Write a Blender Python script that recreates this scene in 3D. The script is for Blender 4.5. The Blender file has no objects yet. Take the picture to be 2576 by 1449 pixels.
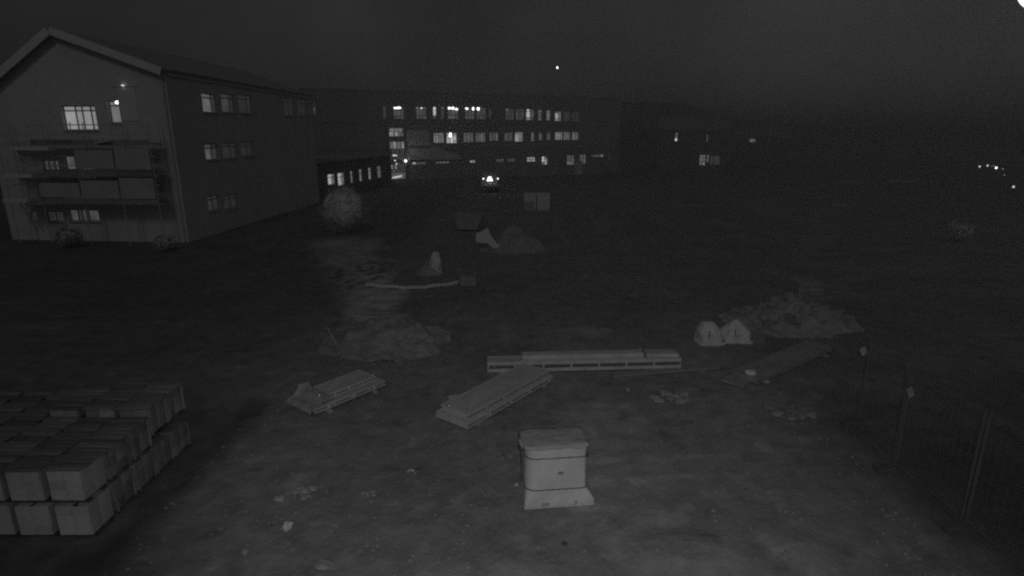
import bpy, bmesh, math, random
import numpy as np
from mathutils import Vector, Matrix, noise
random.seed(7)
R = math.radians
S = bpy.context.scene
COL = S.collection

# ------------------------------------------------------------------ camera, sky, moon, infrared lamp, exposure
CAM_H = 6.2
PITCH = R(14.8)
cam = bpy.data.cameras.new('camera')
cam.lens = 20.3; cam.sensor_width = 36.0
cam.clip_start = 0.05; cam.clip_end = 3000
camo = bpy.data.objects.new('camera', cam); COL.objects.link(camo)
camo.location = (0, 0, CAM_H); camo.rotation_euler = (R(90) - PITCH, 0, 0)
S.camera = camo

SKY_STRENGTH = 0.0185
W = bpy.data.worlds.new('World'); S.world = W; W.use_nodes = True
nt = W.node_tree; nt.nodes.clear()
out = nt.nodes.new('ShaderNodeOutputWorld'); bg = nt.nodes.new('ShaderNodeBackground')
sky = nt.nodes.new('ShaderNodeTexSky'); sky.sky_type = 'NISHITA'; sky.sun_disc = False
sky.sun_elevation = R(40); sky.sun_rotation = R(175); sky.air_density = 0.6; sky.dust_density = 4.0
bw = nt.nodes.new('ShaderNodeRGBToBW'); nt.links.new(sky.outputs[0], bw.inputs[0])
comp = nt.nodes.new('ShaderNodeMath'); comp.operation = 'POWER'; comp.inputs[1].default_value = 0.12   # night overcast: nearly even
nt.links.new(bw.outputs[0], comp.inputs[0])
tc = nt.nodes.new('ShaderNodeTexCoord'); cl = nt.nodes.new('ShaderNodeTexNoise')
cl.inputs['Scale'].default_value = 3.2; cl.inputs['Detail'].default_value = 4; cl.inputs['Roughness'].default_value = 0.5
nt.links.new(tc.outputs['Generated'], cl.inputs['Vector'])
mr = nt.nodes.new('ShaderNodeMapRange'); mr.inputs[1].default_value = 0.3; mr.inputs[2].default_value = 0.7
mr.inputs[3].default_value = 0.66; mr.inputs[4].default_value = 1.4
nt.links.new(cl.outputs[0], mr.inputs[0])
sep = nt.nodes.new('ShaderNodeSeparateXYZ'); nt.links.new(tc.outputs['Generated'], sep.inputs[0])
el = nt.nodes.new('ShaderNodeMapRange'); el.inputs[1].default_value = 0.0; el.inputs[2].default_value = 0.35; el.inputs[3].default_value = 1.0; el.inputs[4].default_value = 1.12
nt.links.new(sep.outputs[2], el.inputs[0])
sx_ = nt.nodes.new('ShaderNodeMapRange'); sx_.inputs[1].default_value = -0.5; sx_.inputs[2].default_value = 0.7; sx_.inputs[3].default_value = 0.82; sx_.inputs[4].default_value = 1.14
nt.links.new(sep.outputs[0], sx_.inputs[0])
elx = nt.nodes.new('ShaderNodeMath'); elx.operation = 'MULTIPLY'; nt.links.new(el.outputs[0], elx.inputs[0]); nt.links.new(sx_.outputs[0], elx.inputs[1])
mul0 = nt.nodes.new('ShaderNodeMath'); mul0.operation = 'MULTIPLY'; nt.links.new(mr.outputs[0], mul0.inputs[0]); nt.links.new(elx.outputs[0], mul0.inputs[1])
mul = nt.nodes.new('ShaderNodeMath'); mul.operation = 'MULTIPLY'
nt.links.new(comp.outputs[0], mul.inputs[0]); nt.links.new(mul0.outputs[0], mul.inputs[1])
nt.links.new(mul.outputs[0], bg.inputs[0]); bg.inputs[1].default_value = SKY_STRENGTH
nt.links.new(bg.outputs[0], out.inputs[0])

moon_fill = bpy.data.lights.new('moon_fill', 'SUN'); moon_fill.energy = 0.075; moon_fill.angle = R(12)  # added fill from an unseen moon, lifts walls and ground
mo = bpy.data.objects.new('moon_fill', moon_fill); COL.objects.link(mo)
mo.rotation_euler = (R(50), 0, R(-5))          # high behind the camera, same side as the sky's sun

S.render.engine = 'CYCLES'
S.view_settings.view_transform = 'Standard'; S.view_settings.look = 'None'
S.view_settings.exposure = 0; S.view_settings.gamma = 1; S.view_settings.use_curve_mapping = False
S.cycles.use_denoising = False
S.cycles.max_bounces = 4; S.cycles.diffuse_bounces = 2; S.cycles.glossy_bounces = 2
S.cycles.sample_clamp_indirect = 0.05
S.cycles.filter_width = 2.2

# ------------------------------------------------------------------ sight lines: photo measurements turned into world points
FX = 1453.0
FWD = Vector((0, math.cos(PITCH), -math.sin(PITCH))); UP = Vector((0, math.sin(PITCH), math.cos(PITCH)))
CAMP = Vector((0, 0, CAM_H))
def ray(px, py): return Vector((1, 0, 0)) * ((px - 1288) / FX) + UP * ((724.5 - py) / FX) + FWD
def G(px, py, z=0.0):
    d = ray(px, py); t = (z - CAM_H) / d.z; p = CAMP + d * t
    return p
def AT(px, py, depth): return CAMP + ray(px, py) * depth

# infrared illuminator of the camera: a small round lamp beside the lens
ir = bpy.data.lights.new('infrared_lamp', 'SPOT'); ir.energy = 620; ir.spot_size = R(98); ir.spot_blend = 0.95; ir.shadow_soft_size = 0.05
iro = bpy.data.objects.new('infrared_lamp', ir); COL.objects.link(iro)
iro.location = (0.2, -0.05, CAM_H + 0.34)
iro.rotation_euler = (G(1400, 1130) - iro.location).to_track_quat('-Z', 'Y').to_euler()

# ------------------------------------------------------------------ materials
def mat(name, a, rough=0.8, var=0.18, scale=3.0, bump=0.15, bscale=None, metal=0.0, rnd=0.0, spec=0.3, attr=None, var2=0.0, scale2=0.6, coord='Object', stretch=None):
    m = bpy.data.materials.new(name); m.use_nodes = True
    n = m.node_tree.nodes; l = m.node_tree.links
    b = n['Principled BSDF']; b.inputs['Roughness'].default_value = rough; b.inputs['Metallic'].default_value = metal
    b.inputs['Specular IOR Level'].default_value = spec
    t = n.new('ShaderNodeTexCoord')
    vec = t.outputs[coord]
    if stretch:
        mp = n.new('ShaderNodeMapping'); mp.inputs['Scale'].default_value = stretch; l.new(vec, mp.inputs[0]); vec = mp.outputs[0]
    x = n.new('ShaderNodeTexNoise'); x.inputs['Scale'].default_value = scale; x.inputs['Detail'].default_value = 6; x.inputs['Roughness'].default_value = 0.62
    l.new(vec, x.inputs['Vector'])
    r = n.new('ShaderNodeMapRange'); r.inputs[1].default_value = 0.25; r.inputs[2].default_value = 0.75
    r.inputs[3].default_value = a * (1 - var); r.inputs[4].default_value = a * (1 + var); l.new(x.outputs[0], r.inputs[0])
    val = r.outputs[0]
    def times(v, s):
        q = n.new('ShaderNodeMath'); q.operation = 'MULTIPLY'; l.new(v, q.inputs[0]); l.new(s, q.inputs[1]); return q.outputs[0]
    if var2:
        y = n.new('ShaderNodeTexNoise'); y.inputs['Scale'].default_value = scale2; y.inputs['Detail'].default_value = 3; l.new(vec, y.inputs['Vector'])
        r2 = n.new('ShaderNodeMapRange'); r2.inputs[1].default_value = 0.3; r2.inputs[2].default_value = 0.7
        r2.inputs[3].default_value = 1 - var2; r2.inputs[4].default_value = 1 + var2; l.new(y.outputs[0], r2.inputs[0]); val = times(val, r2.outputs[0])
    if rnd:
        oi = n.new('ShaderNodeObjectInfo'); r3 = n.new('ShaderNodeMapRange'); r3.inputs[3].default_value = 1 - rnd; r3.inputs[4].default_value = 1 + rnd
        l.new(oi.outputs['Random'], r3.inputs[0]); val = times(val, r3.outputs[0])
    if attr:
        at_ = n.new('ShaderNodeAttribute'); at_.attribute_name = attr; val = times(val, at_.outputs['Fac'])
    l.new(val, b.inputs['Base Color'])
    if bump:
        z = n.new('ShaderNodeTexNoise'); z.inputs['Scale'].default_value = bscale or scale * 3; z.inputs['Detail'].default_value = 6; l.new(vec, z.inputs['Vector'])
        bp = n.new('ShaderNodeBump'); bp.inputs['Strength'].default_value = bump; bp.inputs['Distance'].default_value = 0.05
        l.new(z.outputs[0], bp.inputs['Height']); l.new(bp.outputs[0], b.inputs['Normal'])
    return m

def lit(name, streak=0.35, scale=7.0, sample=False):
    """lit window pane: strength from the object's colour, curtain folds and furniture behind as soft streaks"""
    m = bpy.data.materials.new(name); m.use_nodes = True
    n = m.node_tree.nodes; l = m.node_tree.links
    b = n['Principled BSDF']; b.inputs['Base Color'].default_value = (0.03,) * 3 + (1,); b.inputs['Roughness'].default_value = 0.12
    oi = n.new('ShaderNodeObjectInfo'); t = n.new('ShaderNodeTexCoord')
    add = n.new('ShaderNodeVectorMath'); add.operation = 'MULTIPLY_ADD'
    add.inputs[1].default_value = (1, 1, 1); l.new(t.outputs['Object'], add.inputs[0])
    cmb = n.new('ShaderNodeCombineXYZ'); k = n.new('ShaderNodeMath'); k.operation = 'MULTIPLY'; k.inputs[1].default_value = 50
    l.new(oi.outputs['Random'], k.inputs[0])
    for i in range(3): l.new(k.outputs[0], cmb.inputs[i])
    l.new(cmb.outputs[0], add.inputs[2])
    mp = n.new('ShaderNodeMapping'); mp.inputs['Scale'].default_value = (1, 1, 0.12); l.new(add.outputs[0], mp.inputs[0])
    x = n.new('ShaderNodeTexNoise'); x.inputs['Scale'].default_value = scale; x.inputs['Detail'].default_value = 2; l.new(mp.outputs[0], x.inputs['Vector'])
    y = n.new('ShaderNodeTexNoise'); y.inputs['Scale'].default_value = 1.7; y.inputs['Detail'].default_value = 2; l.new(add.outputs[0], y.inputs['Vector'])
    mx = n.new('ShaderNodeMath'); mx.operation = 'ADD'; l.new(x.outputs[0], mx.inputs[0]); l.new(y.outputs[0], mx.inputs[1])
    r = n.new('ShaderNodeMapRange'); r.inputs[1].default_value = 0.7; r.inputs[2].default_value = 1.3
    r.inputs[3].default_value = 1 - streak; r.inputs[4].default_value = 1 + streak; l.new(mx.outputs[0], r.inputs[0])
    l.new(oi.outputs['Color'], b.inputs['Emission Color']); l.new(r.outputs[0], b.inputs['Emission Strength'])
    if not sample: m.cycles.emission_sampling = 'NONE'
    return m
def glow(name, e, sample=False):
    m = bpy.data.materials.new(name); m.use_nodes = True
    b = m.node_tree.nodes['Principled BSDF']; b.inputs['Emission Color'].default_value = (1, 1, 1, 1); b.inputs['Emission Strength'].default_value = e
    if not sample: m.cycles.emission_sampling = 'NONE'
    return m

M = {
 'ground': mat('packed_earth', 0.3, 0.95, 0.28, 2.2, 0.5, 9.0, attr='tone', var2=0.16, scale2=0.35),
 'path': mat('pale_gravel', 0.5, 0.95, 0.35, 2.0, 0.6, 12.0, stretch=(0.6, 3.0, 1)),
 'hill': mat('wooded_hillside', 0.2, 1.0, 0.3, 0.05, 0),
 'render': mat('pale_render', 0.8, 0.9, 0.08, 1.2, 0.05, var2=0.06, scale2=0.25),
 'facade': mat('grey_facade', 0.38, 0.9, 0.07, 0.5, 0.05, var2=0.08, scale2=0.1),
 'annex': mat('pale_cladding', 0.75, 0.8, 0.08, 1.0, 0.05),
 'dark_wall': mat('dark_facade', 0.25, 0.9, 0.08, 0.4, 0.03),
 'roof': mat('roof_tiles', 0.36, 0.9, 0.15, 2.0, 0.1),
 'trim': mat('pale_trim', 0.95, 0.7, 0.06, 2.0, 0.05),
 'frame': mat('window_frame', 0.5, 0.6, 0.1, 3.0, 0),
 'steel': mat('galvanised_tube', 0.7, 0.6, 0.1, 5.0, 0.05),
 'board': mat('scaffold_board', 0.55, 0.9, 0.25, 3.0, 0.2, rnd=0.25, stretch=(1, 6, 6)),
 'toe_shade': mat('shade_band_board', 0.36, 0.9, 0.25, 3.0, 0.2, rnd=0.25),
 'net': mat('scaffold_sheet', 0.62, 0.9, 0.12, 1.2, 0.15),
 'film': mat('white_film', 0.84, 0.5, 0.1, 4.0, 0.35, 3.0, spec=0.25, var2=0.12, scale2=1.6),
 'lid': mat('crumpled_cover', 0.46, 0.6, 0.14, 3.0, 0.55, 6.0, spec=0.3),
 'strap': mat('dark_strap', 0.06, 0.6, 0.1, 5, 0),
 'ply': mat('form_ply', 0.6, 0.6, 0.2, 3.0, 0.12, stretch=(1, 4, 1), var2=0.15),
 'formsteel': mat('form_steel', 0.66, 0.6, 0.22, 4.0, 0.15, metal=0.0, spec=0.5),
 'bright': mat('bright_metal', 0.95, 0.42, 0.1, 5, 0, metal=0.9),
 'dullsteel': mat('weathered_form_steel', 0.34, 0.7, 0.25, 4.0, 0.15),
 'timber': mat('sawn_timber', 0.5, 0.85, 0.25, 3.0, 0.2, rnd=0.2),
 'slat': mat('grimy_slat', 0.25, 0.9, 0.5, 5.0, 0.4, rnd=0.3, stretch=(0.5, 2, 2)),
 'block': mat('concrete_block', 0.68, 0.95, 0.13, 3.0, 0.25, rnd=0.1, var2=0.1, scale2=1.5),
 'block_shaded': mat('shaded_block', 0.36, 0.95, 0.25, 3.0, 0.3, rnd=0.3, var2=0.2, scale2=1.5),
 'gap': mat('dark_packing', 0.1, 0.95, 0.2, 4.0, 0),
 'bag': mat('woven_bag', 0.74, 0.85, 0.14, 4.0, 0.35, 5.0),
 'soil': mat('loose_soil', 0.33, 1.0, 0.3, 3.0, 0.9, 9.0, var2=0.15, scale2=1.0),
 'rubble': mat('rubble', 0.3, 1.0, 0.3, 3.0, 0.6, 8.0, rnd=0.3),
 'stone': mat('pale_stone', 0.42, 0.95, 0.2, 4.0, 0.4, rnd=0.25),
 'recess': mat('shaded_recess_ply', 0.15, 0.9, 0.2, 3.0, 0.1),
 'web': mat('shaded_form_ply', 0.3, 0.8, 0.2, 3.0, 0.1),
 'grit': mat('grit', 0.34, 1.0, 0.5, 1.5, 0.0),
 'sheet': mat('plastic_sheet', 0.8, 0.5, 0.1, 2.0, 0.2, spec=0.5),
 'leaf': mat('glow_leaf', 0.9, 0.9, 0.3, 2.0, 0, var2=0.2),
 'leaf_dim': mat('dim_leaf', 0.6, 0.9, 0.3, 2.0, 0, var2=0.2),
 'kerb': mat('dull_kerb', 0.4, 0.9, 0.2, 3.0, 0.1),
 'bark': mat('bark', 0.15, 0.95, 0.2, 6.0, 0.3),
 'dark': mat('dark_rubber', 0.11, 0.8, 0.2, 5.0, 0.1),
 'paint': mat('dark_vehicle_paint', 0.3, 0.35, 0.05, 2.0, 0, spec=0.5),
 'fence': mat('dull_fence_steel', 0.13, 0.6, 0.1, 5.0, 0),
 'pane': lit('lit_pane'), 'pane_plain': lit('curtained_pane', 0.1, 3.0),
 'lamp': glow('lamp_white', 2.5, True), 'lamp_soft': glow('lamp_soft', 0.9, True), 'lamp_dim': glow('lamp_dim', 0.25),
}

# ------------------------------------------------------------------ mesh helpers
class MB:
    def __init__(s): s.v = []; s.f = []
    def add(s, vs, fs):
        o = len(s.v); s.v += [tuple(v) for v in vs]; s.f += [tuple(i + o for i in f) for f in fs]; return s
    def box(s, c, d, rz=0.0, rx=0.0, ry=0.0):
        m = Matrix.Translation(c) @ Matrix.Rotation(rz, 4, 'Z') @ Matrix.Rotation(ry, 4, 'Y') @ Matrix.Rotation(rx, 4, 'X')
        vs = [m @ Vector((x * d[0] / 2, y * d[1] / 2, z * d[2] / 2)) for x in (-1, 1) for y in (-1, 1) for z in (-1, 1)]
        return s.add(vs, [(0, 1, 3, 2), (4, 6, 7, 5), (0, 4, 5, 1), (2, 3, 7, 6), (0, 2, 6, 4), (1, 5, 7, 3)])
    def tube(s, a, b, r, n=8, r2=None):
        a = Vector(a); b = Vector(b); d = (b - a).normalized(); u = d.orthogonal().normalized(); w = d.cross(u)
        r2 = r if r2 is None else r2
        vs = [p + (u * math.cos(2 * math.pi * i / n) + w * math.sin(2 * math.pi * i / n)) * q for p, q in ((a, r), (b, r2)) for i in range(n)]
        fs = [(i, (i + 1) % n, n + (i + 1) % n, n + i) for i in range(n)] + [tuple(range(n - 1, -1, -1)), tuple(range(n, 2 * n))]
        return s.add(vs, fs)
    def quad(s, a, b, c, d): return s.add([a, b, c, d], [(0, 1, 2, 3)])
    def blob(s, c, r, seg=10, rings=6, rough=0.0, seed=0):
        vs = []; fs = []
        for j in range(rings + 1):
            t = math.pi * j / rings
            for i in range(seg):
                p = 2 * math.pi * i / seg
                v = Vector((math.sin(t) * math.cos(p), math.sin(t) * math.sin(p), math.cos(t)))
                k = 1 + rough * noise.noise(v * 1.7 + Vector((seed, seed * 1.3, 0)))
                vs.append((c[0] + v.x * r[0] * k, c[1] + v.y * r[1] * k, c[2] + v.z * r[2] * k))
        for j in range(rings):
            for i in range(seg):
                a = j * seg + i; b = j * seg + (i + 1) % seg
                fs.append((a, a + seg, b + seg, b))
        return s.add(vs, fs)
    def mesh(s, name, m, bevel=0.0, smooth=False):
        me = bpy.data.meshes.new(name); me.from_pydata(s.v, [], s.f); me.materials.append(m)
        bm = bmesh.new(); bm.from_mesh(me)
        bmesh.ops.remove_doubles(bm, verts=bm.verts, dist=1e-5)
        bmesh.ops.recalc_face_normals(bm, faces=bm.faces)
        if bevel: bmesh.ops.bevel(bm, geom=list(bm.edges), offset=bevel, segments=1, affect='EDGES', profile=0.5)
        if smooth:
            for f in bm.faces: f.smooth = True
        bm.to_mesh(me); bm.free(); return me
    def build(s, name, m, parent=None, bevel=0.0, smooth=False, loc=None, rz=None):
        o = bpy.data.objects.new(name, s.mesh(name, m, bevel, smooth)); COL.objects.link(o)
        if parent: o.parent = parent
        if loc is not None: o.location = loc
        if rz is not None: o.rotation_euler[2] = rz
        return o
def tag(o, label=None, cat=None, group=None, kind=None):
    for k, v in (('label', label), ('category', cat), ('group', group), ('kind', kind)):
        if v: o[k] = v
    return o
def thing(name, loc, label, cat, group=None, rz=0.0):
    o = bpy.data.objects.new(name, None); COL.objects.link(o); o.empty_display_size = 0.2
    o.location = loc; o.rotation_euler[2] = rz
    return tag(o, label, cat, group)
def inst(name, me, parent, loc=(0, 0, 0), rot=(0, 0, 0), scale=None):
    o = bpy.data.objects.new(name, me); COL.objects.link(o); o.parent = parent; o.location = loc; o.rotation_euler = rot
    if scale: o.scale = scale
    return o

# ------------------------------------------------------------------ ground, painted glow streak, hills
def bump(x, y):
    h = 0.03 * noise.noise(Vector((x * 0.45, y * 0.45, 1))) + 0.02 * noise.noise(Vector((x * 1.7, y * 1.7, 4))) 
    if y < 25:
        h += 0.012 * noise.noise(Vector((x * 4.5, y * 4.5, 8)))
        for off in (0.0, 1.7):                      # wheel ruts curving past the pallet
            d = x - (2.6 + off + 0.05 * (y - 9) ** 2 * (1 if y > 9 else 0.4) + 0.1 * noise.noise(Vector((y * 0.6, off, 2))))
            if abs(d) < 0.3: h -= 0.035 * (1 - (d / 0.3) ** 2) * (0.6 + 0.6 * noise.noise(Vector((x, y * 1.3, 5))))
    for cx, cy, rx, ry, hh in HEAPS:
        q = ((x - cx) / rx) ** 2 + ((y - cy) / ry) ** 2
        if q < 1: h += hh * (1 - q) ** 1.5 * (1 + 0.35 * noise.noise(Vector((x * 2.5, y * 2.5, 9))))
    return h
a = G(1700, 1385); b = G(2000, 1365); c = G(1250, 1440)
HEAPS = [(a.x, a.y - .15, 1.1, 0.7, 0.12), (b.x, b.y - .15, 0.6, 0.55, 0.1), (c.x, c.y, 1.3, 0.5, 0.05), (G(1480, 830).x, G(1480, 830).y, 1.2, 0.6, 0.12)]
def ax(fine, far, step):
    lo, hi = fine; v = list(np.arange(lo, hi, step)); q = step
    l = lo; neg = []
    while l > -far: q *= 1.35; l -= q; neg.append(l)
    q = step; h = v[-1]; pos = []
    while h < far: q *= 1.35; h += q; pos.append(h)
    return neg[::-1] + v + pos
XS = ax((-13, 13), 600, 0.12); YS = ax((2.5, 30), 600, 0.12)
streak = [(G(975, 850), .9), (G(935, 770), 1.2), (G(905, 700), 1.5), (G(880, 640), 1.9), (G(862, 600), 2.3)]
dk = G(915, 685)
stack_shadow_a = G(330, 1330); stack_shadow_b = G(600, 1065)
def tone(x, y):
    n1 = noise.noise(Vector((x * 0.9, y * 0.9, 20))); n2 = noise.noise(Vector((x * 2.6, y * 2.6, 31)))
    t = 1.0 + 0.12 * noise.noise(Vector((x * 0.35, y * 0.6, 3)))
    # stack's cast shadow painted as a dark strip beside it
    d = Vector((stack_shadow_b.x - stack_shadow_a.x, stack_shadow_b.y - stack_shadow_a.y)); p = Vector((x - stack_shadow_a.x, y - stack_shadow_a.y)); k = max(-0.2, min(1.25, p.dot(d) / d.length_squared))
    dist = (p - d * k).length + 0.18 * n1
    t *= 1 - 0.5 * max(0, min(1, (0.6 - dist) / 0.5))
    # paler patch with wheel streaks right of the pallet
    qx = (x - 2.0) / 1.15; qy = (y - 10.2) / 2.6
    e = max(0, 1 - (abs(qx) ** 3 + abs(qy) ** 3)) ** 0.5
    t *= 1 + 0.55 * e * (0.75 + 0.6 * noise.noise(Vector((x * 0.5, y * 3.2, 55))))
    # thin tracks
    for oy in (9.35, 10.1):
        s = abs(y - oy - 0.06 * x + 0.1 * n1)
        if 1.2 < x < 4.6 and s < 0.11: t *= 1.18
    # lamp falloff painted over dark soil: right, far back and left
    t *= 1 - 0.35 * max(0, min(1, (x - 5.6 + 0.6 * n1) / 2.5)) * max(0.3, min(1, (26 - y) / 10))
    t *= 1 - 0.22 * max(0, min(1, (y - 15 + 2 * n1) / 6))
    t *= 1 - 0.25 * max(0, min(1, (-5.5 - x + 0.5 * n1) / 2.0))
    # soft glow streak painted pale into the ground below the leafy ball
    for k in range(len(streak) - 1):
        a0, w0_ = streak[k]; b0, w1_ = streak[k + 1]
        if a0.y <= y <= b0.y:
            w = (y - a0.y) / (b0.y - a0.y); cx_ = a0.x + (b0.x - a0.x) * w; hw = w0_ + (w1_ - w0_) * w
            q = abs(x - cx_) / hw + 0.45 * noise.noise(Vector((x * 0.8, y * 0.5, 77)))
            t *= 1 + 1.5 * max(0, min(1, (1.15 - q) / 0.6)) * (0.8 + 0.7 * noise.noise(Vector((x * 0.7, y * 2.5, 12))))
    q = math.hypot((x - dk.x) / 1.3, (y - dk.y) / 3.0)      # darker spots within the painted glow streak
    if q < 1 and noise.noise(Vector((x * 3.0, y * 1.6, 91))) > 0.12: t *= 0.4
    for cx_, cy_, rx, ry, hh in HEAPS:
        q = ((x - cx_) / rx) ** 2 + ((y - cy_) / ry) ** 2
        t *= 1 + 0.16 * max(0, min(1, (1.0 - q + 0.5 * n1) / 0.5))  # front-lit slopes of the heaps painted paler
    t *= 1 - 0.6 * max(0, min(1, (x - 6.6 + 0.5 * n1) / 1.6)) * max(0, min(1, (15 - y + n1) / 5))  # soil beyond the fence painted darker, as outside the lamp cone
    t *= 1 - 0.4 * max(0, min(1, (-4.6 - x + 0.5 * n1) / 1.2)) * max(0, min(1, (8.2 - y) / 1.0))  # lamp falloff in front of the stack painted into the tone
    if n2 > 0.38: t *= 1.25
    if n2 < -0.48: t *= 0.75
    return max(0.15, t)
vs = []; tn = []
for y in YS:
    for x in XS:
        near = abs(x) < 40 and y < 80
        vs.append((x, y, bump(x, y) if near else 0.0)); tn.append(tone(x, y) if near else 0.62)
nx = len(XS)
fs = [(j * nx + i, j * nx + i + 1, (j + 1) * nx + i + 1, (j + 1) * nx + i) for j in range(len(YS) - 1) for i in range(nx - 1)]
me = bpy.data.meshes.new('ground'); me.from_pydata(vs, [], fs); me.materials.append(M['ground'])
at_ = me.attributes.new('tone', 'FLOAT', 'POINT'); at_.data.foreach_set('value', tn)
me.polygons.foreach_set('use_smooth', [True] * len(fs))
go = bpy.data.objects.new('ground', me); COL.objects.link(go); tag(go, kind='structure')

# wooded ridge behind everything
sky_px = [(-200, 262), (300, 260), (900, 258), (1300, 256), (1480, 254), (1720, 259), (1800, 284), (1890, 310), (2150, 319), (2300, 341), (2576, 374), (2900, 395)]
mb = MB(); rows = []; K = 420
for i in range(K + 1):
    px = -200 + 3100 * i / K
    for k in range(len(sky_px) - 1):
        if sky_px[k][0] <= px <= sky_px[k + 1][0]:
            w = (px - sky_px[k][0]) / (sky_px[k + 1][0] - sky_px[k][0]); py = sky_px[k][1] * (1 - w) + sky_px[k + 1][1] * w
    top = AT(px, py, 190); base = Vector((top.x * 0.72, top.y * 0.72, -1))
    wob = 0.7 * noise.noise(Vector((i * 0.33, 0, 0))) + 0.45 * noise.noise(Vector((i * 1.1, 5, 0)))
    top.z = max(top.z, 1) + wob
    back = Vector((top.x * 1.5, top.y * 1.5, -2))
    col = []
    for j in range(13):
        w = j / 12
        p = base.lerp(top, w); p.z = -1 + (top.z + 1) * (w ** 0.8) + (0 if j in (0, 12) else 0.5 * noise.noise(Vector((i * 0.5, j * 0.9, 2))))
        col.append(p)
    col.append(back); rows.append(col)
nr = 14
mb.add([v for c_ in rows for v in c_], [(i * nr + j, (i + 1) * nr + j, (i + 1) * nr + j + 1, i * nr + j + 1) for i in range(K) for j in range(nr - 1)])
tag(mb.build('hill', M['hill'], smooth=True), kind='structure')

# thin night mist round the whole site, the sky outside it
HAZE = 0.005
hz = MB().box((0, 150, 8.5), (2400, 2400, 20)).build('haze', M['ground'])
hm = bpy.data.materials.new('mist'); hm.use_nodes = True; n_ = hm.node_tree.nodes; n_.clear()
ho = n_.new('ShaderNodeOutputMaterial'); hv = n_.new('ShaderNodeVolumePrincipled')
hv.inputs['Color'].default_value = (0.9, 0.9, 0.9, 1); hv.inputs['Density'].default_value = HAZE; hv.inputs['Anisotropy'].default_value = 0.75
hm.node_tree.links.new(hv.outputs[0], ho.inputs['Volume'])
hz.data.materials.clear(); hz.data.materials.append(hm); tag(hz, kind='stuff')
S.cycles.volume_bounces = 0

# ------------------------------------------------------------------ facades
class Facade:
    """upright plane through P (x, y) running along horizontal unit vector U; N looks towards the viewer"""
    def __init__(s, P, Q):
        s.P = Vector((P[0], P[1], 0)); d = Vector((Q[0] - P[0], Q[1] - P[1], 0)); s.L = d.length; s.U = d.normalized()
        s.N = Vector((s.U.y, -s.U.x, 0))
    def uz(s, px, py):
        d = ray(px, py); t = (s.P - CAMP).dot(s.N) / d.dot(s.N); p = CAMP + d * t
        return (p - s.P).dot(s.U), p.z
    def pt(s, u, z, out=0.0): return s.P + s.U * u + s.N * out + Vector((0, 0, z))
    def rect(s, x0, y0, x1, y1):
        ym = (y0 + y1) / 2; xm = (x0 + x1) / 2
        u0 = s.uz(x0, ym)[0]; u1 = s.uz(x1, ym)[0]; zt = s.uz(xm, y0)[1]; zb = s.uz(xm, y1)[1]
        return u0, u1, zb, zt
    def ang(s): return math.atan2(s.U.y, s.U.x)

def wall_mesh(F, u0, u1, z0, ztop, holes, name, m, parent, depth=0.22, prof=None):
    """wall sheet with real openings and reveals; prof(u) gives the top edge where it is not level"""
    us = sorted(set([u0, u1] + [h[0] for h in holes] + [h[1] for h in holes])); zs = sorted(set([z0, ztop] + [h[2] for h in holes] + [h[3] for h in holes]))
    mb = MB()
    for i in range(len(us) - 1):
        for j in range(len(zs) - 1):
            um = (us[i] + us[i + 1]) / 2; zm = (zs[j] + zs[j + 1]) / 2
            if us[i] < u0 or us[i + 1] > u1: continue
            if any(h[0] < um < h[1] and h[2] < zm < h[3] for h in holes): continue
            mb.quad(F.pt(us[i], zs[j]), F.pt(us[i + 1], zs[j]), F.pt(us[i + 1], zs[j + 1]), F.pt(us[i], zs[j + 1]))
    if prof: mb.add([F.pt(u, z) for u, z in prof], [tuple(range(len(prof)))])
    for a0, a1, b0, b1 in holes:
        mb.quad(F.pt(a0, b0), F.pt(a1, b0), F.pt(a1, b0, -depth), F.pt(a0, b0, -depth))
        mb.quad(F.pt(a0, b1), F.pt(a1, b1), F.pt(a1, b1, -depth), F.pt(a0, b1, -depth))
        mb.quad(F.pt(a0, b0), F.pt(a0, b1), F.pt(a0, b1, -depth), F.pt(a0, b0, -depth))
        mb.quad(F.pt(a1, b0), F.pt(a1, b1), F.pt(a1, b1, -depth), F.pt(a1, b0, -depth))
    return mb.build(name, m, parent)

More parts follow.
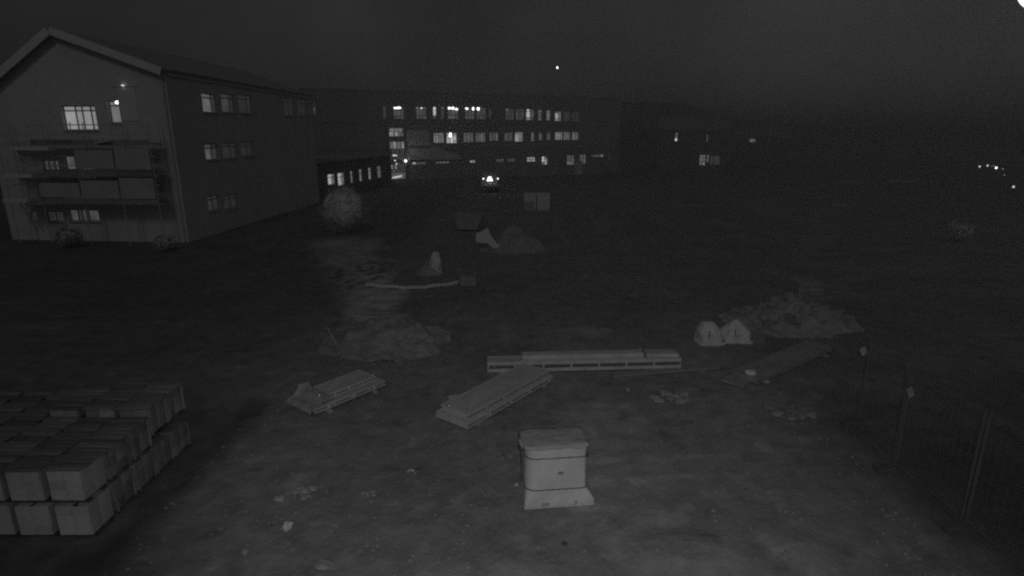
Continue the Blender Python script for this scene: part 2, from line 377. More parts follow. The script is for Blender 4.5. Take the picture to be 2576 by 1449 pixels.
def window(F, r, parent, cols, rows, levels, bar=0.05, lamps=(), mname='pane', name='window', sill=True):
    """frame part; every pane and lamp a sub-part. cols/rows are fractions; levels: function (i, j) -> linear brightness"""
    u0, u1, z0, z1 = r
    fr = MB(); ang = F.ang(); dep = -0.14
    def fbox(a0, a1, b0, b1, t=0.07):
        fr.box(F.pt((a0 + a1) / 2, (b0 + b1) / 2, dep), (a1 - a0, t, b1 - b0), ang)
    W_, H_ = u1 - u0, z1 - z0
    b = min(bar, W_ * 0.12)
    fbox(u0, u1, z0, z0 + b); fbox(u0, u1, z1 - b, z1); fbox(u0, u0 + b, z0 + b, z1 - b); fbox(u1 - b, u1, z0 + b, z1 - b)
    for c in cols[1:-1]: fbox(u0 + W_ * c - b / 2, u0 + W_ * c + b / 2, z0 + b, z1 - b, 0.066)
    for c in rows[1:-1]: fbox(u0 + b, u1 - b, z0 + H_ * c - b / 2, z0 + H_ * c + b / 2, 0.062)
    if sill: fr.box(F.pt((u0 + u1) / 2, z0 - 0.03, 0.03), (W_ + 0.1, 0.12, 0.05), ang)
    w = fr.build(name, M['frame'], parent)
    for i in range(len(cols) - 1):
        for j in range(len(rows) - 1):
            a0, a1 = u0 + W_ * cols[i], u0 + W_ * cols[i + 1]; c0, c1 = z0 + H_ * rows[j], z0 + H_ * rows[j + 1]
            p = MB().box((0, 0, 0), (a1 - a0 - 0.004, 0.012, c1 - c0 - 0.004)).build('pane', M[mname], w)
            p.location = F.pt((a0 + a1) / 2, (c0 + c1) / 2, -0.16); p.rotation_euler[2] = ang
            e = levels(i, j); p.color = (e, e, e, 1)
    for lx, ly, rw, rh, kind in lamps:          # ceiling lamps seen behind the glass
        u, z = F.uz(lx, ly)
        d = (F.pt(u, z) - CAMP).dot(FWD) / FX
        l_ = MB().blob((0, 0, 0), (rw * d, 0.03, rh * d), 12, 8).build('lamp', M[kind], w, smooth=True)
        l_.location = F.pt(u, z, -0.115); l_.rotation_euler[2] = ang
    return w

# ---- long three storey building across the site
def px_pt(px, zc, z): 
    y = (zc + (z - CAM_H) * math.sin(PITCH)) / math.cos(PITCH); return ((px - 1288) / FX * zc, y)
FB = Facade(px_pt(965, 80, CAM_H), px_pt(1455, 93, CAM_H))
bld = thing('long_building', FB.pt(14, 0), 'long dark three storey building across the site with rows of lit windows', 'building')
bld_inv = Matrix.Translation(-FB.pt(14, 0))
def adopt(o, root):
    """keep world place while o hangs under root"""
    o.matrix_parent_inverse = root.matrix_world.inverted() if root.matrix_world != Matrix.Identity(4) else Matrix.Translation(-Vector(root.location))
def reparent(root):
    bpy.context.view_layer.update()
    inv = root.matrix_world.inverted()
    for ch in root.children:
        if not ch.get('_local'): ch.matrix_parent_inverse = inv
HOLES = []; WINS = []
def far(x0, y0, x1, y1, cols, rows, lev, lamps=(), mname='pane'):
    r = FB.rect(x0, y0, x1, y1); HOLES.append(r); WINS.append((r, cols, rows, lev, lamps, mname))
def fl(base, *over):
    d = {(i, j): v for i, j, v in over}
    return lambda i, j: d.get((i, j), base * random.uniform(0.7, 1.3))
C1 = (0, 1); C2 = (0, .52, 1); C3 = (0, .34, .67, 1); C4 = (0, .22, .5, .78, 1)
RT = (0, .27, .8, 1)       # top storey: low light, bar, main light, top light
far(964, 267, 971, 299, C1, RT, fl(.06))
far(990, 268, 1017, 300, C3, RT, fl(.085), [(995, 271.5, 4.5, 2.6, 'lamp'), (1004, 271, 5.5, 3.0, 'lamp')])
far(1046.5, 268, 1074, 300, C3, RT, fl(.07), [(1061, 272, 3.4, 2.2, 'lamp_soft'), (1050, 271, 3, 1.8, 'lamp_dim')])
far(1089, 268, 1098, 299, C1, RT, fl(.1, (0, 1, .55)), [(1093.5, 272, 3.8, 2.8, 'lamp_soft')])
far(1109, 268, 1117.5, 299, C1, RT, fl(.07), [(1115, 271.5, 2, 1.6, 'lamp_dim')])
far(1126.5, 268, 1153, 300, C3, RT, fl(.1), [(1131, 272, 4.4, 3.0, 'lamp'), (1140, 272, 4.6, 3.4, 'lamp'), (1149, 274.5, 4.0, 2.6, 'lamp')])
far(1170, 269, 1194.5, 300, C3, RT, fl(.08), [(1175, 273, 4.4, 2.6, 'lamp'), (1191, 273, 3.2, 4.4, 'lamp')])
far(1199.5, 269.5, 1223, 300.5, C3, RT, fl(.07), [(1203.5, 273.5, 4.6, 4.2, 'lamp')])
far(1230, 271, 1237.5, 300.5, C1, RT, fl(.05))
far(1272, 272.5, 1294, 301.5, C3, RT, fl(.05), [(1276, 276, 2.4, 1.8, 'lamp_dim')])
far(1298, 273, 1319, 302, C3, RT, fl(.055))
far(1324, 274, 1344, 303, C2, RT, fl(.1, (0, 1, .5), (0, 0, .3), (0, 2, .3)), [(1329, 277, 3, 1.8, 'lamp_soft')])
far(1354, 276, 1364, 303.5, C1, RT, fl(.14))
far(1375, 277, 1385, 303.5, C1, RT, fl(.2))
far(1396.5, 279.5, 1413, 305, C2, RT, fl(.12, (0, 1, .5), (0, 0, .3)))
far(1418, 280, 1435, 305.5, C3, RT, fl(.04))
far(1439.5, 281, 1456.5, 306, C3, RT, fl(.036))
RM = (0, .8, 1)
far(1090.5, 334, 1117.5, 360, C4, RM, fl(.22))
far(1123, 333.5, 1150, 361, C3, RM, fl(.38, (1, 0, .5)), [(1133.5, 341, 4.2, 4.6, 'lamp'), (1133.5, 336, 3.4, 3, 'lamp'), (1144, 348, 1.6, 3.6, 'lamp_soft'), (1138, 352, 1.2, 6, 'lamp_soft')])
far(1166, 333, 1192, 358.5, C3, RM, fl(.13))
far(1196.5, 333, 1222, 357.5, C4, RM, fl(.13))
far(1231, 332.5, 1254.5, 355, C3, RM, fl(.1))
far(1269.5, 332.5, 1290.5, 355, C3, RM, fl(.09))
far(1296, 331.5, 1316.5, 357, C4, RM, fl(.3, (0, 0, .55)))
far(1336, 332, 1345, 356, C1, RM, fl(.09))
far(1355, 332, 1365, 353.5, C1, RM, fl(.09))
far(1375.5, 331.5, 1386, 353, C1, RM, fl(.09))
far(1397, 331, 1416, 352.5, C3, RM, fl(.22))
far(1418, 331, 1435.5, 352.5, C3, RM, fl(.13))
far(1439.5, 331, 1456.5, 352.5, C2, RM, fl(.16))
R1 = (0, 1)
far(1037, 407, 1071, 414.5, (0, .3, .55, .8, 1), R1, fl(.1, (0, 0, .4)))
far(1097, 405.5, 1131, 411.5, (0, .25, .5, .75, 1), R1, fl(.12))
far(1182, 402.5, 1197, 410.5, C2, R1, fl(.35))
far(1249, 398.5, 1268, 408, C3, R1, fl(.09))
far(1275.5, 398, 1298, 407.5, C4, R1, fl(.05))
far(1326, 394.5, 1347.5, 407.5, C3, (0, .5, 1), fl(.35))
far(1363, 393, 1377.5, 415, C2, (0, .35, .7, 1), fl(.1, (0, 2, .7), (0, 1, .6), (1, 1, .45), (1, 0, .5)))
far(1426.5, 390, 1445.5, 415, (0, .6, 1), (0, .4, .7, 1), fl(.12))
far(1458, 388, 1475, 412.5, (0, .65, 1), (0, .55, 1), fl(.11))
far(1488, 388, 1519, 395.5, C4, R1, fl(.07, (3, 0, .25)))
far(1529.5, 384, 1537.5, 404, C1, R1, fl(.025))
u_l = FB.uz(770, 340)[0]; u_r = FB.uz(1560, 340)[0]
wall_mesh(FB, u_l, u_r, 0, 11.9, HOLES, 'wall', M['facade'], bld)
for r, cols, rows_, lev, lamps, mn in WINS: window(FB, r, bld, cols, rows_, lev, 0.07, lamps, mn)
mb = MB(); D = 5
A, B = FB.pt(u_l, 0), FB.pt(u_r, 0); A2, B2 = FB.pt(u_l, 0, -D), FB.pt(u_r, 0, -D); Z = Vector((0, 0, 11.9))
mb.quad(A2, A, A + Z, A2 + Z); mb.quad(B, B2, B2 + Z, B + Z); mb.quad(B2, A2, A2 + Z, B2 + Z)
mb.build('end_wall', M['facade'], bld)
MB().box(FB.pt((u_l + u_r) / 2, 12.02, -D / 2), (u_r - u_l + 0.06, D + 0.06, 0.24), FB.ang()).build('roof', M['roof'], bld)
mb = MB()
for z in (4.3, 7.9): mb.box(FB.pt((u_l + u_r) / 2, z, 0.03), (u_r - u_l, 0.06, 0.16), FB.ang())
mb.build('string_course', M['facade'], bld)
# glazed stairwell
r = FB.rect(982, 320, 1018, 452); zb = max(r[2], 0.15)
FS = Facade(FB.pt(0, 0, 0.5)[:2], FB.pt(10, 0, 0.5)[:2])
rs = FS.rect(982, 321, 1018, 451)
tw = MB()
tw.box(FS.pt(rs[0] - 0.12, 3.9, -0.25), (0.24, 0.5, 7.8), FS.ang()); tw.box(FS.pt(rs[1] + 0.12, 3.9, -0.25), (0.24, 0.5, 7.8), FS.ang())
tw.box(FS.pt((rs[0] + rs[1]) / 2, 7.72, -0.25), (rs[1] - rs[0], 0.5, 0.3), FS.ang())
tw.build('stair_tower', M['facade'], bld)
def stair_lev(i, j):
    if j in (4, 8): return 0.012
    if j in (5, 6): return random.choice((.02, .03, .05))
    if j in (2, 3): return random.choice((.05, .1, .25)) if i < 3 else .05
    if j in (0, 1): return random.choice((.15, .35)) if i < 3 else .14
    return random.choice((.12, .2, .32, .42))
zl = [0, .06, .13, .2, .29, .4, .5, .6, .74, .84, .93, 1]
lp = []
for k in range(4): lp.append((985 + 4 * k, 391, 2.4, 2.0, 'lamp_soft'))
lp += [(994, 404, 3, 1.8, 'lamp_soft'), (998, 412, 2.6, 1.8, 'lamp_soft')]
for k in range(6): lp.append((985 + 5 * k, 447.5 - 0.9 * k, 2, 2.6, 'lamp_soft'))
window(FS, (rs[0], rs[1], max(rs[2], 0.12), rs[3] - 0.05), bld, (0, .14, .28, .42, .58, .72, .86, 1), zl, stair_lev, 0.06, lp, name='stair_window', sill=False)
# pale annex beside the stairwell, washed by its wall lamp
ra = FB.rect(1022, 327, 1080, 402); rb_ = FB.rect(1080, 372, 1158, 402)
mb = MB()
mb.box(FB.pt((ra[0] + ra[1]) / 2, (ra[2] + ra[3]) / 2, 0.12), (ra[1] - ra[0], 0.24, ra[3] - ra[2]), FB.ang())
mb.build('annex_panel', M['annex'], bld)
mb = MB()
P4 = [FB.pt(rb_[0], rb_[2], 0.2), FB.pt(rb_[1], rb_[2], 0.2), FB.pt(rb_[1], rb_[2] + 0.55, 0.2), FB.pt(rb_[0], rb_[3] + 0.5, 0.2)]
P5 = [p - FB.N * 0.19 for p in P4]
mb.add(P4 + P5, [(0, 1, 2, 3), (7, 6, 5, 4), (0, 4, 5, 1), (1, 5, 6, 2), (2, 6, 7, 3), (3, 7, 4, 0)])
mb.build('annex_panel', M['annex'], bld)
MB().box(FB.pt((ra[0] + ra[1]) / 2, FB.uz(1050, 369)[1], 0.3), (ra[1] - ra[0], 0.12, 0.22), FB.ang()).build('ledge', M['dark_wall'], bld)
u, z = FB.uz(1017, 404)
mb = MB().blob((0, 0, 0), (0.2, 0.16, 0.2), 12, 8); wl = mb.build('wall_lamp', M['lamp'], bld, smooth=True); wl.location = FB.pt(u, z, 0.72)
MB().box(FB.pt(u, z + 0.28, 0.6), (0.12, 0.5, 0.06), FB.ang()).build('lamp_bracket', M['frame'], bld)
pl = bpy.data.lights.new('wall_lamp_light', 'POINT'); pl.energy = 5; pl.shadow_soft_size = 0.2
plo = bpy.data.objects.new('wall_lamp_light', pl); COL.objects.link(plo); plo.location = FB.pt(u + 0.7, z + 1.6, 2.0)
# pale entrance door below the right windows
rd = FB.rect(1447, 425, 1463, 468)
MB().box(FB.pt((rd[0] + rd[1]) / 2, 1.1, 0.03), (rd[1] - rd[0], 0.06, 2.2), FB.ang()).build('door', M['annex'], bld)
reparent(bld)

# ---- low wing linking to the long building
FW = Facade(px_pt(835, 58, 1.7), px_pt(955, 71, 1.7))
wing = thing('low_wing', FW.pt(5, 0), 'low dark wing with a receding row of narrow lit windows behind the leafy glow ball', 'building')
H2 = []; W2 = []
for x0, y0, x1, y1, lv, cols in ((825, 437, 844, 465, .3, (0, .62, 1)), (850, 434, 868, 467, .3, (0, .66, 1)), (882, 429, 889, 461, .13, C1),
                                 (904, 425, 912, 457, .12, C1), (927, 421, 935, 452, .14, C1), (949, 417, 960, 448, .07, C1)):
    r = FW.rect(x0, y0, x1, y1); H2.append(r); W2.append((r, cols, lv))
ul = FW.uz(800, 450)[0]; ur = FW.uz(985, 430)[0]
wall_mesh(FW, ul, ur, 0, 3.6, H2, 'wall', M['dark_wall'], wing)
for r, cols, lv in W2: window(FW, r, wing, cols, (0, .68, 1), (lambda i, j, lv=lv: 1.45 * lv * (0.35 if i else 1) * (1.15 if j else 1)), 0.06)
mb = MB(); A, B = FW.pt(ul, 0), FW.pt(ur, 0); A2, B2 = FW.pt(ul, 0, -8), FW.pt(ur, 0, -8); Z = Vector((0, 0, 3.6))
mb.quad(A2, A, A + Z, A2 + Z); mb.quad(B, B2, B2 + Z, B + Z); mb.quad(B2, A2, A2 + Z, B2 + Z)
mb.build('end_wall', M['dark_wall'], wing)
MB().box(FW.pt((ul + ur) / 2, 3.7, -4), (ur - ul + 0.3, 8.4, 0.18), FW.ang()).build('roof', M['roof'], wing)
reparent(wing)

# ---- gabled building on the left
cx, cy = px_pt(436, 33.0, CAM_H)
ang_g = R(5)
FG = Facade((cx - 14 * math.cos(ang_g), cy + 14 * math.sin(ang_g)), (cx, cy))      # gable, u grows to the right, corner at u = 14
ua, zap = FG.uz(138, 84); ue, zev = FG.uz(436, 184)
gab = thing('gabled_building', FG.pt(7, 0), 'tall gabled building under scaffolding with two brightly lit upper windows', 'building')
u_e, z_e_ = FG.uz(0, 205); sl_ = (zap - z_e_) / (ua - u_e); eaveL = min(zev - 0.3, z_e_ - 0.9); ulft = ua - (zap - eaveL) / sl_; print('GABLE', ua, zap, zev, u_e, z_e_, eaveL, ulft)
H3 = []; W3 = []
def gw(x0, y0, x1, y1, cols, rows, lev, lamps=(), mn='pane'):
    r = FG.rect(x0, y0, x1, y1); H3.append(r); W3.append((r, cols, rows, lev, lamps, mn))
gw(158, 265, 242, 328, (0, .37, .57, .83, 1), (0, .79, 1), lambda i, j: (.34, .27, .29, .25)[i] * (0.85 if j else 1), mn='pane_plain')
gw(273, 253, 301, 310, C1, (0, .78, 1), lambda i, j: .17 if j == 0 else .2, [(292, 257, 7.5, 4.5, 'lamp')], mn='pane_plain')
gw(162, 391, 243, 428, (0, .29, .46, .62, .82, 1), R1, lambda i, j: (.1, .035, .072, .078, .07)[i])
gw(107, 402, 147, 430, (0, .3, .7, 1), R1, lambda i, j: (.06, .045, .072)[i])
gw(172, 527, 250, 558, (0, .28, .4, .55, .62, 1), R1, lambda i, j: (.065, .035, .065, .035, .06)[i])
gw(116, 531, 158, 558, C2, R1, lambda i, j: (.026, .03)[i])
gw(74, 533, 92, 555, C1, R1, lambda i, j: .03)
eave = zev
pf = [(ulft, eaveL), (14, eaveL), (14, eave), (ua, zap)]
wall_mesh(FG, ulft, 14, 0, eaveL, H3, 'wall', M['render'], gab, prof=pf)
for r, cols, rows_, lev, lamps, mn in W3: window(FG, r, gab, cols, rows_, lev, 0.07, lamps, mn)
# long side wall running back from the corner
w0 = FW.pt(ul, 0)
FSd = Facade((cx, cy), (w0.x - 0.02, w0.y))
H4 = []; W4 = []
def sw(x0, y0, x1, y1, cols, rows, lev):
    r = FSd.rect(x0, y0, x1, y1); H4.append(r); W4.append((r, cols, rows, lev))
T2 = (0, .7, .82, 1)
sw(509, 235, 546, 284, (0, .68, 1), (0, .76, 1), lambda i, j: (.13, .045)[i] * (.8 if j else 1))
sw(557, 236, 591, 284, (0, .68, 1), (0, .76, 1), lambda i, j: (.048, .028)[i])
sw(600, 238, 635, 286, (0, .68, 1), (0, .76, 1), lambda i, j: .026)
sw(715, 247, 741, 292, C2, (0, .76, 1), lambda i, j: .019)
sw(750, 249, 772, 292, C2, (0, .76, 1), lambda i, j: .018)
sw(779, 250, 800, 291, C2, (0, .76, 1), lambda i, j: .017)
sw(516, 361, 550, 403, (0, .58, 1), (0, .72, 1), lambda i, j: (.09, .035)[i] * (.6 if j else 1))
sw(560, 359, 597, 400, (0, .6, 1), (0, .76, 1), lambda i, j: .025)
sw(606, 357, 638, 394, (0, .6, 1), (0, .76, 1), lambda i, j: .021)
sw(523, 492, 553, 531, (0, .5, 1), (0, .76, 1), lambda i, j: .03)
sw(563, 490, 600, 527, (0, .5, 1), (0, .76, 1), lambda i, j: .02)
wall_mesh(FSd, 0, FSd.L, 0, eave, H4, 'side_wall', M['render'], gab)
for r, cols, rows_, lev in W4: window(FSd, r, gab, cols, rows_, lev, 0.07)
# far end and hidden side, then the two roof slopes with pale barge boards
back = FSd.U * FSd.L
A = FG.pt(ulft, 0); Ab = A + back; B = FG.pt(14, 0); Bb = B + back; Z = Vector((0, 0, eave)); Rf = FG.pt(ua, zap); Rb = Rf + back
mb = MB(); ZL = Vector((0, 0, eaveL)); mb.quad(Ab, A, A + ZL, Ab + ZL); mb.add([Ab, Bb, Bb + Z, Rb, Ab + ZL], [(4, 3, 2, 1, 0)]); mb.build('end_wall', M['render'], gab)
for e_u, nm in ((14, 1), (ulft, -1)):
    ez = eave if nm > 0 else eaveL
    up = Vector((FG.U.x * (ua - e_u), FG.U.y * (ua - e_u), zap - ez)); upn = up.normalized()
    lo = FG.pt(e_u, ez) - upn * 0.06; hi = FG.pt(ua, zap)
    f0 = -FSd.U * 0.4; n_ = Vector((-upn.z * FG.U.x * nm * -1, -upn.z * FG.U.y * nm * -1, abs(upn.dot(FG.U)))).normalized()
    q = [lo + f0, hi + f0, hi + back, lo + back]; q2 = [p + n_ * 0.26 for p in q]
    q = [p + n_ * 0.01 for p in q]
    MB().add(q + q2, [(0, 1, 2, 3), (7, 6, 5, 4), (0, 4, 5, 1), (1, 5, 6, 2), (2, 6, 7, 3), (3, 7, 4, 0)]).build('roof', M['roof'], gab)
    f1 = f0 - FSd.U * 0.06
    b0 = [lo + f1 - n_ * 0.12, hi + f1 - n_ * 0.12, hi + f1 + n_ * 0.3, lo + f1 + n_ * 0.3]; b1 = [p + FSd.U * 0.055 for p in b0]
    MB().add(b0 + b1, [(0, 1, 2, 3), (7, 6, 5, 4), (0, 4, 5, 1), (1, 5, 6, 2), (2, 6, 7, 3), (3, 7, 4, 0)]).build('barge_board', M['trim'], gab)
# pale board beside the narrow window with its small wall lamp above, drain pipe at the corner
rp = FG.rect(303, 219, 346, 304)
MB().box(FG.pt((rp[0] + rp[1]) / 2, (rp[2] + rp[3]) / 2, 0.03), (rp[1] - rp[0], 0.05, rp[3] - rp[2]), FG.ang()).build('wall_board', M['trim'], gab)
u, z = FG.uz(312, 215)
l_ = MB().blob((0, 0, 0), (0.08, 0.06, 0.04), 10, 6).build('wall_lamp', M['lamp_soft'], gab, smooth=True); l_.location = FG.pt(u, z, 0.12)
MB().box(FG.pt(u + 0.05, z - 0.03, 0.03), (1.6, 0.05, 0.03), FG.ang()).build('lamp_rail', M['trim'], gab)
MB().tube(FG.pt(14.1, eave - 0.06, -0.1), FG.pt(14.1, eave - 0.06, -0.1) + FSd.U * (FSd.L - 0.2), 0.06, 8).build('gutter', M['steel'], gab)
MB().tube(FG.pt(13.82, 0.1, 0.08), FG.pt(13.82, eave - 0.2, 0.08), 0.05).build('drain_pipe', M['steel'], gab)
reparent(gab)

# ---- scaffold standing against the gable
sc = thing('scaffold', FG.pt(9, 0, 0.8), 'tube scaffold with plank decks and ladders against the gabled front wall', 'scaffold')
bays = [FG.uz(px, 480)[0] for px in (70, 150, 250, 345, 432)]
decks = [FG.uz(330, 504)[1], FG.uz(330, 436)[1], FG.uz(330, 360)[1]]
for u in bays:
    for o_ in (0.35, 1.25):
        MB().tube(FG.pt(u, 0, o_), FG.pt(u, decks[-1] + 1.15, o_), 0.026).build('standard', M['steel'], sc)
for k, z in enumerate(decks):
    for o_ in (0.35, 1.25): MB().tube(FG.pt(bays[0] - 0.2, z - 0.05, o_), FG.pt(bays[-1] + 0.25, z - 0.05, o_), 0.024).build('ledger', M['steel'], sc)
    for h in (0.5, 1.0): MB().tube(FG.pt(bays[0] - 0.2, z + h, 1.28), FG.pt(bays[-1] + 0.25, z + h, 1.28), 0.024).build('guard_rail', M['steel'], sc)
    for i in range(len(bays) - 1):
        for q in range(3):
            jit = random.uniform(-0.04, 0.04)
            MB().box(FG.pt((bays[i] + bays[i + 1]) / 2 + jit, z + 0.0 + 0.004 * q, 0.5 + 0.28 * q), (bays[i + 1] - bays[i] + 0.1, 0.24, 0.045), FG.ang()).build('plank', M['board'], sc)
        if i >= 1:
            MB().box(FG.pt((bays[i] + bays[i + 1]) / 2, z + 0.05, 1.31), (bays[i + 1] - bays[i] - 0.02, 0.03, 0.3), FG.ang()).build('shade_band', M['toe_shade'], sc)  # dark boards stand in for shaded wall bands under the decks
# sheets hung on the rails of the right-hand bays
for i, k, h0, h1 in ((3, 1, 0.3, 1.45), (2, 1, 0.35, 1.35), (3, 0, 0.25, 1.4), (2, 0, 0.25, 1.25), (1, 0, 0.3, 1.1), (3, 2, -0.1, 0.0)):
    if h1 <= 0: continue
    mb = MB(); n = 14; ps = []
    for j in range(n + 1):
        u = bays[i] + 0.05 + (bays[i + 1] - bays[i] - 0.1) * j / n; o_ = 1.36 + 0.05 * noise.noise(Vector((j * 0.7, i * 3, k)))
        ps.append((FG.pt(u, decks[k] + h0 + 0.05 * noise.noise(Vector((j * 0.5, k, 3))), o_ + 0.03), FG.pt(u, decks[k] + h1, o_)))
    vs_ = [p for pr in ps for p in pr]; fs_ = [(2 * j, 2 * j + 2, 2 * j + 3, 2 * j + 1) for j in range(n)]
    vs2 = [p - FG.N * 0.012 for p in vs_]
    mb.add(vs_, fs_); mb.add(vs2, [f[::-1] for f in fs_])
    mb.build('sheet', M['net'], sc, smooth=True)
for (x0, y0), (x1, y1), in (((98, 372), (128, 412)), ((108, 440), (142, 492)), ((108, 505), (150, 575))):
    a0 = FG.uz(x0, y0); a1 = FG.uz(x1, y1); mb = MB()
    for s_ in (0, 0.38):
        mb.tube(FG.pt(a0[0] + s_, a0[1], 1.5), FG.pt(a1[0] + s_, a1[1], 1.5), 0.03, 6)
    for q in range(1, 8):
        w = q / 8; u = a0[0] * (1 - w) + a1[0] * w; z = a0[1] * (1 - w) + a1[1] * w; mb.tube(FG.pt(u, z, 1.5), FG.pt(u + 0.38, z, 1.5), 0.018, 6)
    mb.build('ladder', M['board'], sc)
for x0, x1, y in ((80, 138, 497), (80, 150, 437), (100, 190, 372)):
    u0 = FG.uz(x0, y)[0]; u1, z = FG.uz(x1, y)
    MB().box(FG.pt((u0 + u1) / 2, z, 1.62), (u1 - u0, 0.5, 0.2), FG.ang()).build('landing', M['trim'], sc)
u0 = FG.uz(289, 358)[0]; u1, z = FG.uz(326, 356)
MB().box(FG.pt((u0 + u1) / 2, z, 1.45), (u1 - u0, 0.2, 0.06), FG.ang(), ry=R(-6)).build('loose_plank', M['trim'], sc)
reparent(sc)

# ---- dark houses with a few lit windows on the right
def house(P, Q, z_e, depth, wins, label, ridge=2.2):
    F = Facade(P, Q); root = thing('dark_house', F.pt(F.L / 2, 0), label, 'building')
    hs = [F.rect(*w[:4]) for w in wins]
    wall_mesh(F, 0, F.L, 0, z_e, hs, 'wall', M['dark_wall'], root)
    for h, w in zip(hs, wins): window(F, h, root, w[4], w[5], w[6], 0.06, w[7] if len(w) > 7 else ())
    A, B = F.pt(0, 0), F.pt(F.L, 0); A2, B2 = F.pt(0, 0, -depth), F.pt(F.L, 0, -depth); Z = Vector((0, 0, z_e))
    r0, r1 = F.pt(0, z_e + ridge, -depth / 2), F.pt(F.L, z_e + ridge, -depth / 2)
    mb = MB(); mb.add([A2, A, A + Z, r0, A2 + Z], [(0, 1, 2, 3, 4)]); mb.add([B, B2, B2 + Z, r1, B + Z], [(0, 1, 2, 3, 4)]); mb.quad(B2, A2, A2 + Z, B2 + Z)
    mb.build('end_wall', M['dark_wall'], root)
    for sgn in (1, -1):
        e0 = F.pt(-0.3, z_e - 0.15, 0.06 if sgn > 0 else -depth - 0.06); e1 = F.pt(F.L + 0.3, z_e - 0.15, 0.06 if sgn > 0 else -depth - 0.06)
        k0 = F.pt(-0.3, z_e + ridge, -depth / 2); k1 = F.pt(F.L + 0.3, z_e + ridge, -depth / 2); t = Vector((0, 0, 0.2))
        q = [e0 + t * .3, e1 + t * .3, k1 + t * .3, k0 + t * .3]; q2 = [p + t for p in q]
        MB().add(q + q2, [(0, 1, 2, 3), (7, 6, 5, 4), (0, 4, 5, 1), (1, 5, 6, 2), (2, 6, 7, 3), (3, 7, 4, 0)]).build('roof', M['dark_wall'], root)
    c = F.pt(F.L * 0.3, z_e + ridge + 0.3, -depth / 2)
    MB().box(c, (0.6, 0.6, 1.4), F.ang()).build('chimney', M['dark_wall'], root)
    reparent(root)
house(px_pt(1655, 104, CAM_H), px_pt(1830, 101.5, CAM_H), 7.0, 4.5,
      [(1698.5, 333, 1705.5, 356, C1, (0, .3, 1), lambda i, j: .3 if j == 0 else .12, [(1700.5, 351, 2.6, 3.6, 'lamp_soft')]), (1776.5, 338, 1782.5, 357, C1, R1, lambda i, j: .055),
       (1759.5, 389, 1775, 416, C2, (0, .3, .75, 1), lambda i, j: random.choice((.12, .16, .22))), (1777.5, 389, 1784, 408, C1, (0, .5, 1), lambda i, j: .12),
       (1787, 391, 1812, 415, C4, R1, lambda i, j: (.05, .035, .06, .035)[i])],
      'dark house with tall slim lit window above a wide lit ground floor window')
house(px_pt(1850, 118, CAM_H), px_pt(1985, 114, CAM_H), 5.6, 4.5,
      [(1882, 345, 1901, 358, C3, R1, lambda i, j: (.05, .2, .15)[i])], 'farther dark house with a single small lit window under its roof')

# ------------------------------------------------------------------ lamps along the far road, light in the sky
mp_ = MB().tube((0, 0, 0), (0, 0, 1), 0.05).mesh('post', M['fence'])
for k, (px, py, sz, lab) in enumerate(((2465, 419, 3.4, 'leftmost bright lamp of the curved row at the far right'), (2484.5, 416.5, 3.4, 'second bright lamp from the left in the curved far right row'),
        (2495, 418, 1.6, 'faintest lamp in the middle of the curved far right row'), (2500.5, 418.5, 2.2, 'dim lamp just left of the brightest one in the far row'),
        (2506.5, 422, 4.2, 'brightest lamp of the curved row at the far right'), (2523, 425, 2.4, 'dim lamp just right of the brightest one in the far row'),
        (2527, 440, 2.2, 'small lamp below the right end of the curved far row'), (2550, 470, 4.0, 'lowest lamp standing apart near the right edge'))):
    dep = 88 if k < 6 else (76 if k == 6 else 62)
    p = AT(px, py, dep); e = ('lamp_soft', 'lamp_soft', 'lamp_dim', 'lamp_dim', 'lamp', 'lamp_dim', 'lamp_dim', 'lamp_soft')[k]; sz *= 0.62
    if k == 0: e = 'lamp_soft'
    t = thing('path_lamp', (p.x, p.y, 0), lab, 'lamp', 'lamps along the far road')
    inst('post', mp_, t, scale=(1, 1, max(0.2, p.z - 0.1)))
    MB().tube((0, 0, -0.08), (0, 0, -0.02), 0.12, 10).build('collar', M['fence'], t, loc=(0, 0, p.z - sz * dep / FX))
    MB().blob((0, 0, 0), (sz * dep / FX,) * 2 + (sz * dep / FX * 1.15,), 10, 8).build('lamp_glass', M[e], t, smooth=True, loc=(0, 0, p.z))
p = AT(1402, 170, 900)
st = MB().blob((0, 0, 0), (1.7, 1.7, 1.9), 12, 8).build('planet', M['lamp'], smooth=True, loc=p); tag(st, 'single bright point of light in the night sky above the long building', 'planet')

# added globe on an unseen mast, standing in for the upper right corner glare
p = AT(2632, -35, 2.6)
lm = thing('glare_globe', (p.x + 0.3, -0.7, 0), 'added white globe standing in for the glare at the upper right corner', 'lamp')
h_ = p.z + 0.15; dy_ = p.y + 0.7
MB().tube((0, 0, 0), (0, 0, h_ + 0.1), 0.05, 12).build('mast', M['steel'], lm)
MB().tube((0, 0, h_), (-0.3, dy_, h_), 0.025, 10).build('arm', M['steel'], lm)
MB().tube((-0.3, dy_, h_ - 0.08), (-0.3, dy_, h_ + 0.03), 0.05, 16).build('socket', M['steel'], lm)
MB().blob((0, 0, 0), (0.1, 0.1, 0.1), 48, 32).build('globe', glow('globe_white', 1.4, True), lm, smooth=True, loc=(-0.3, dy_, p.z))

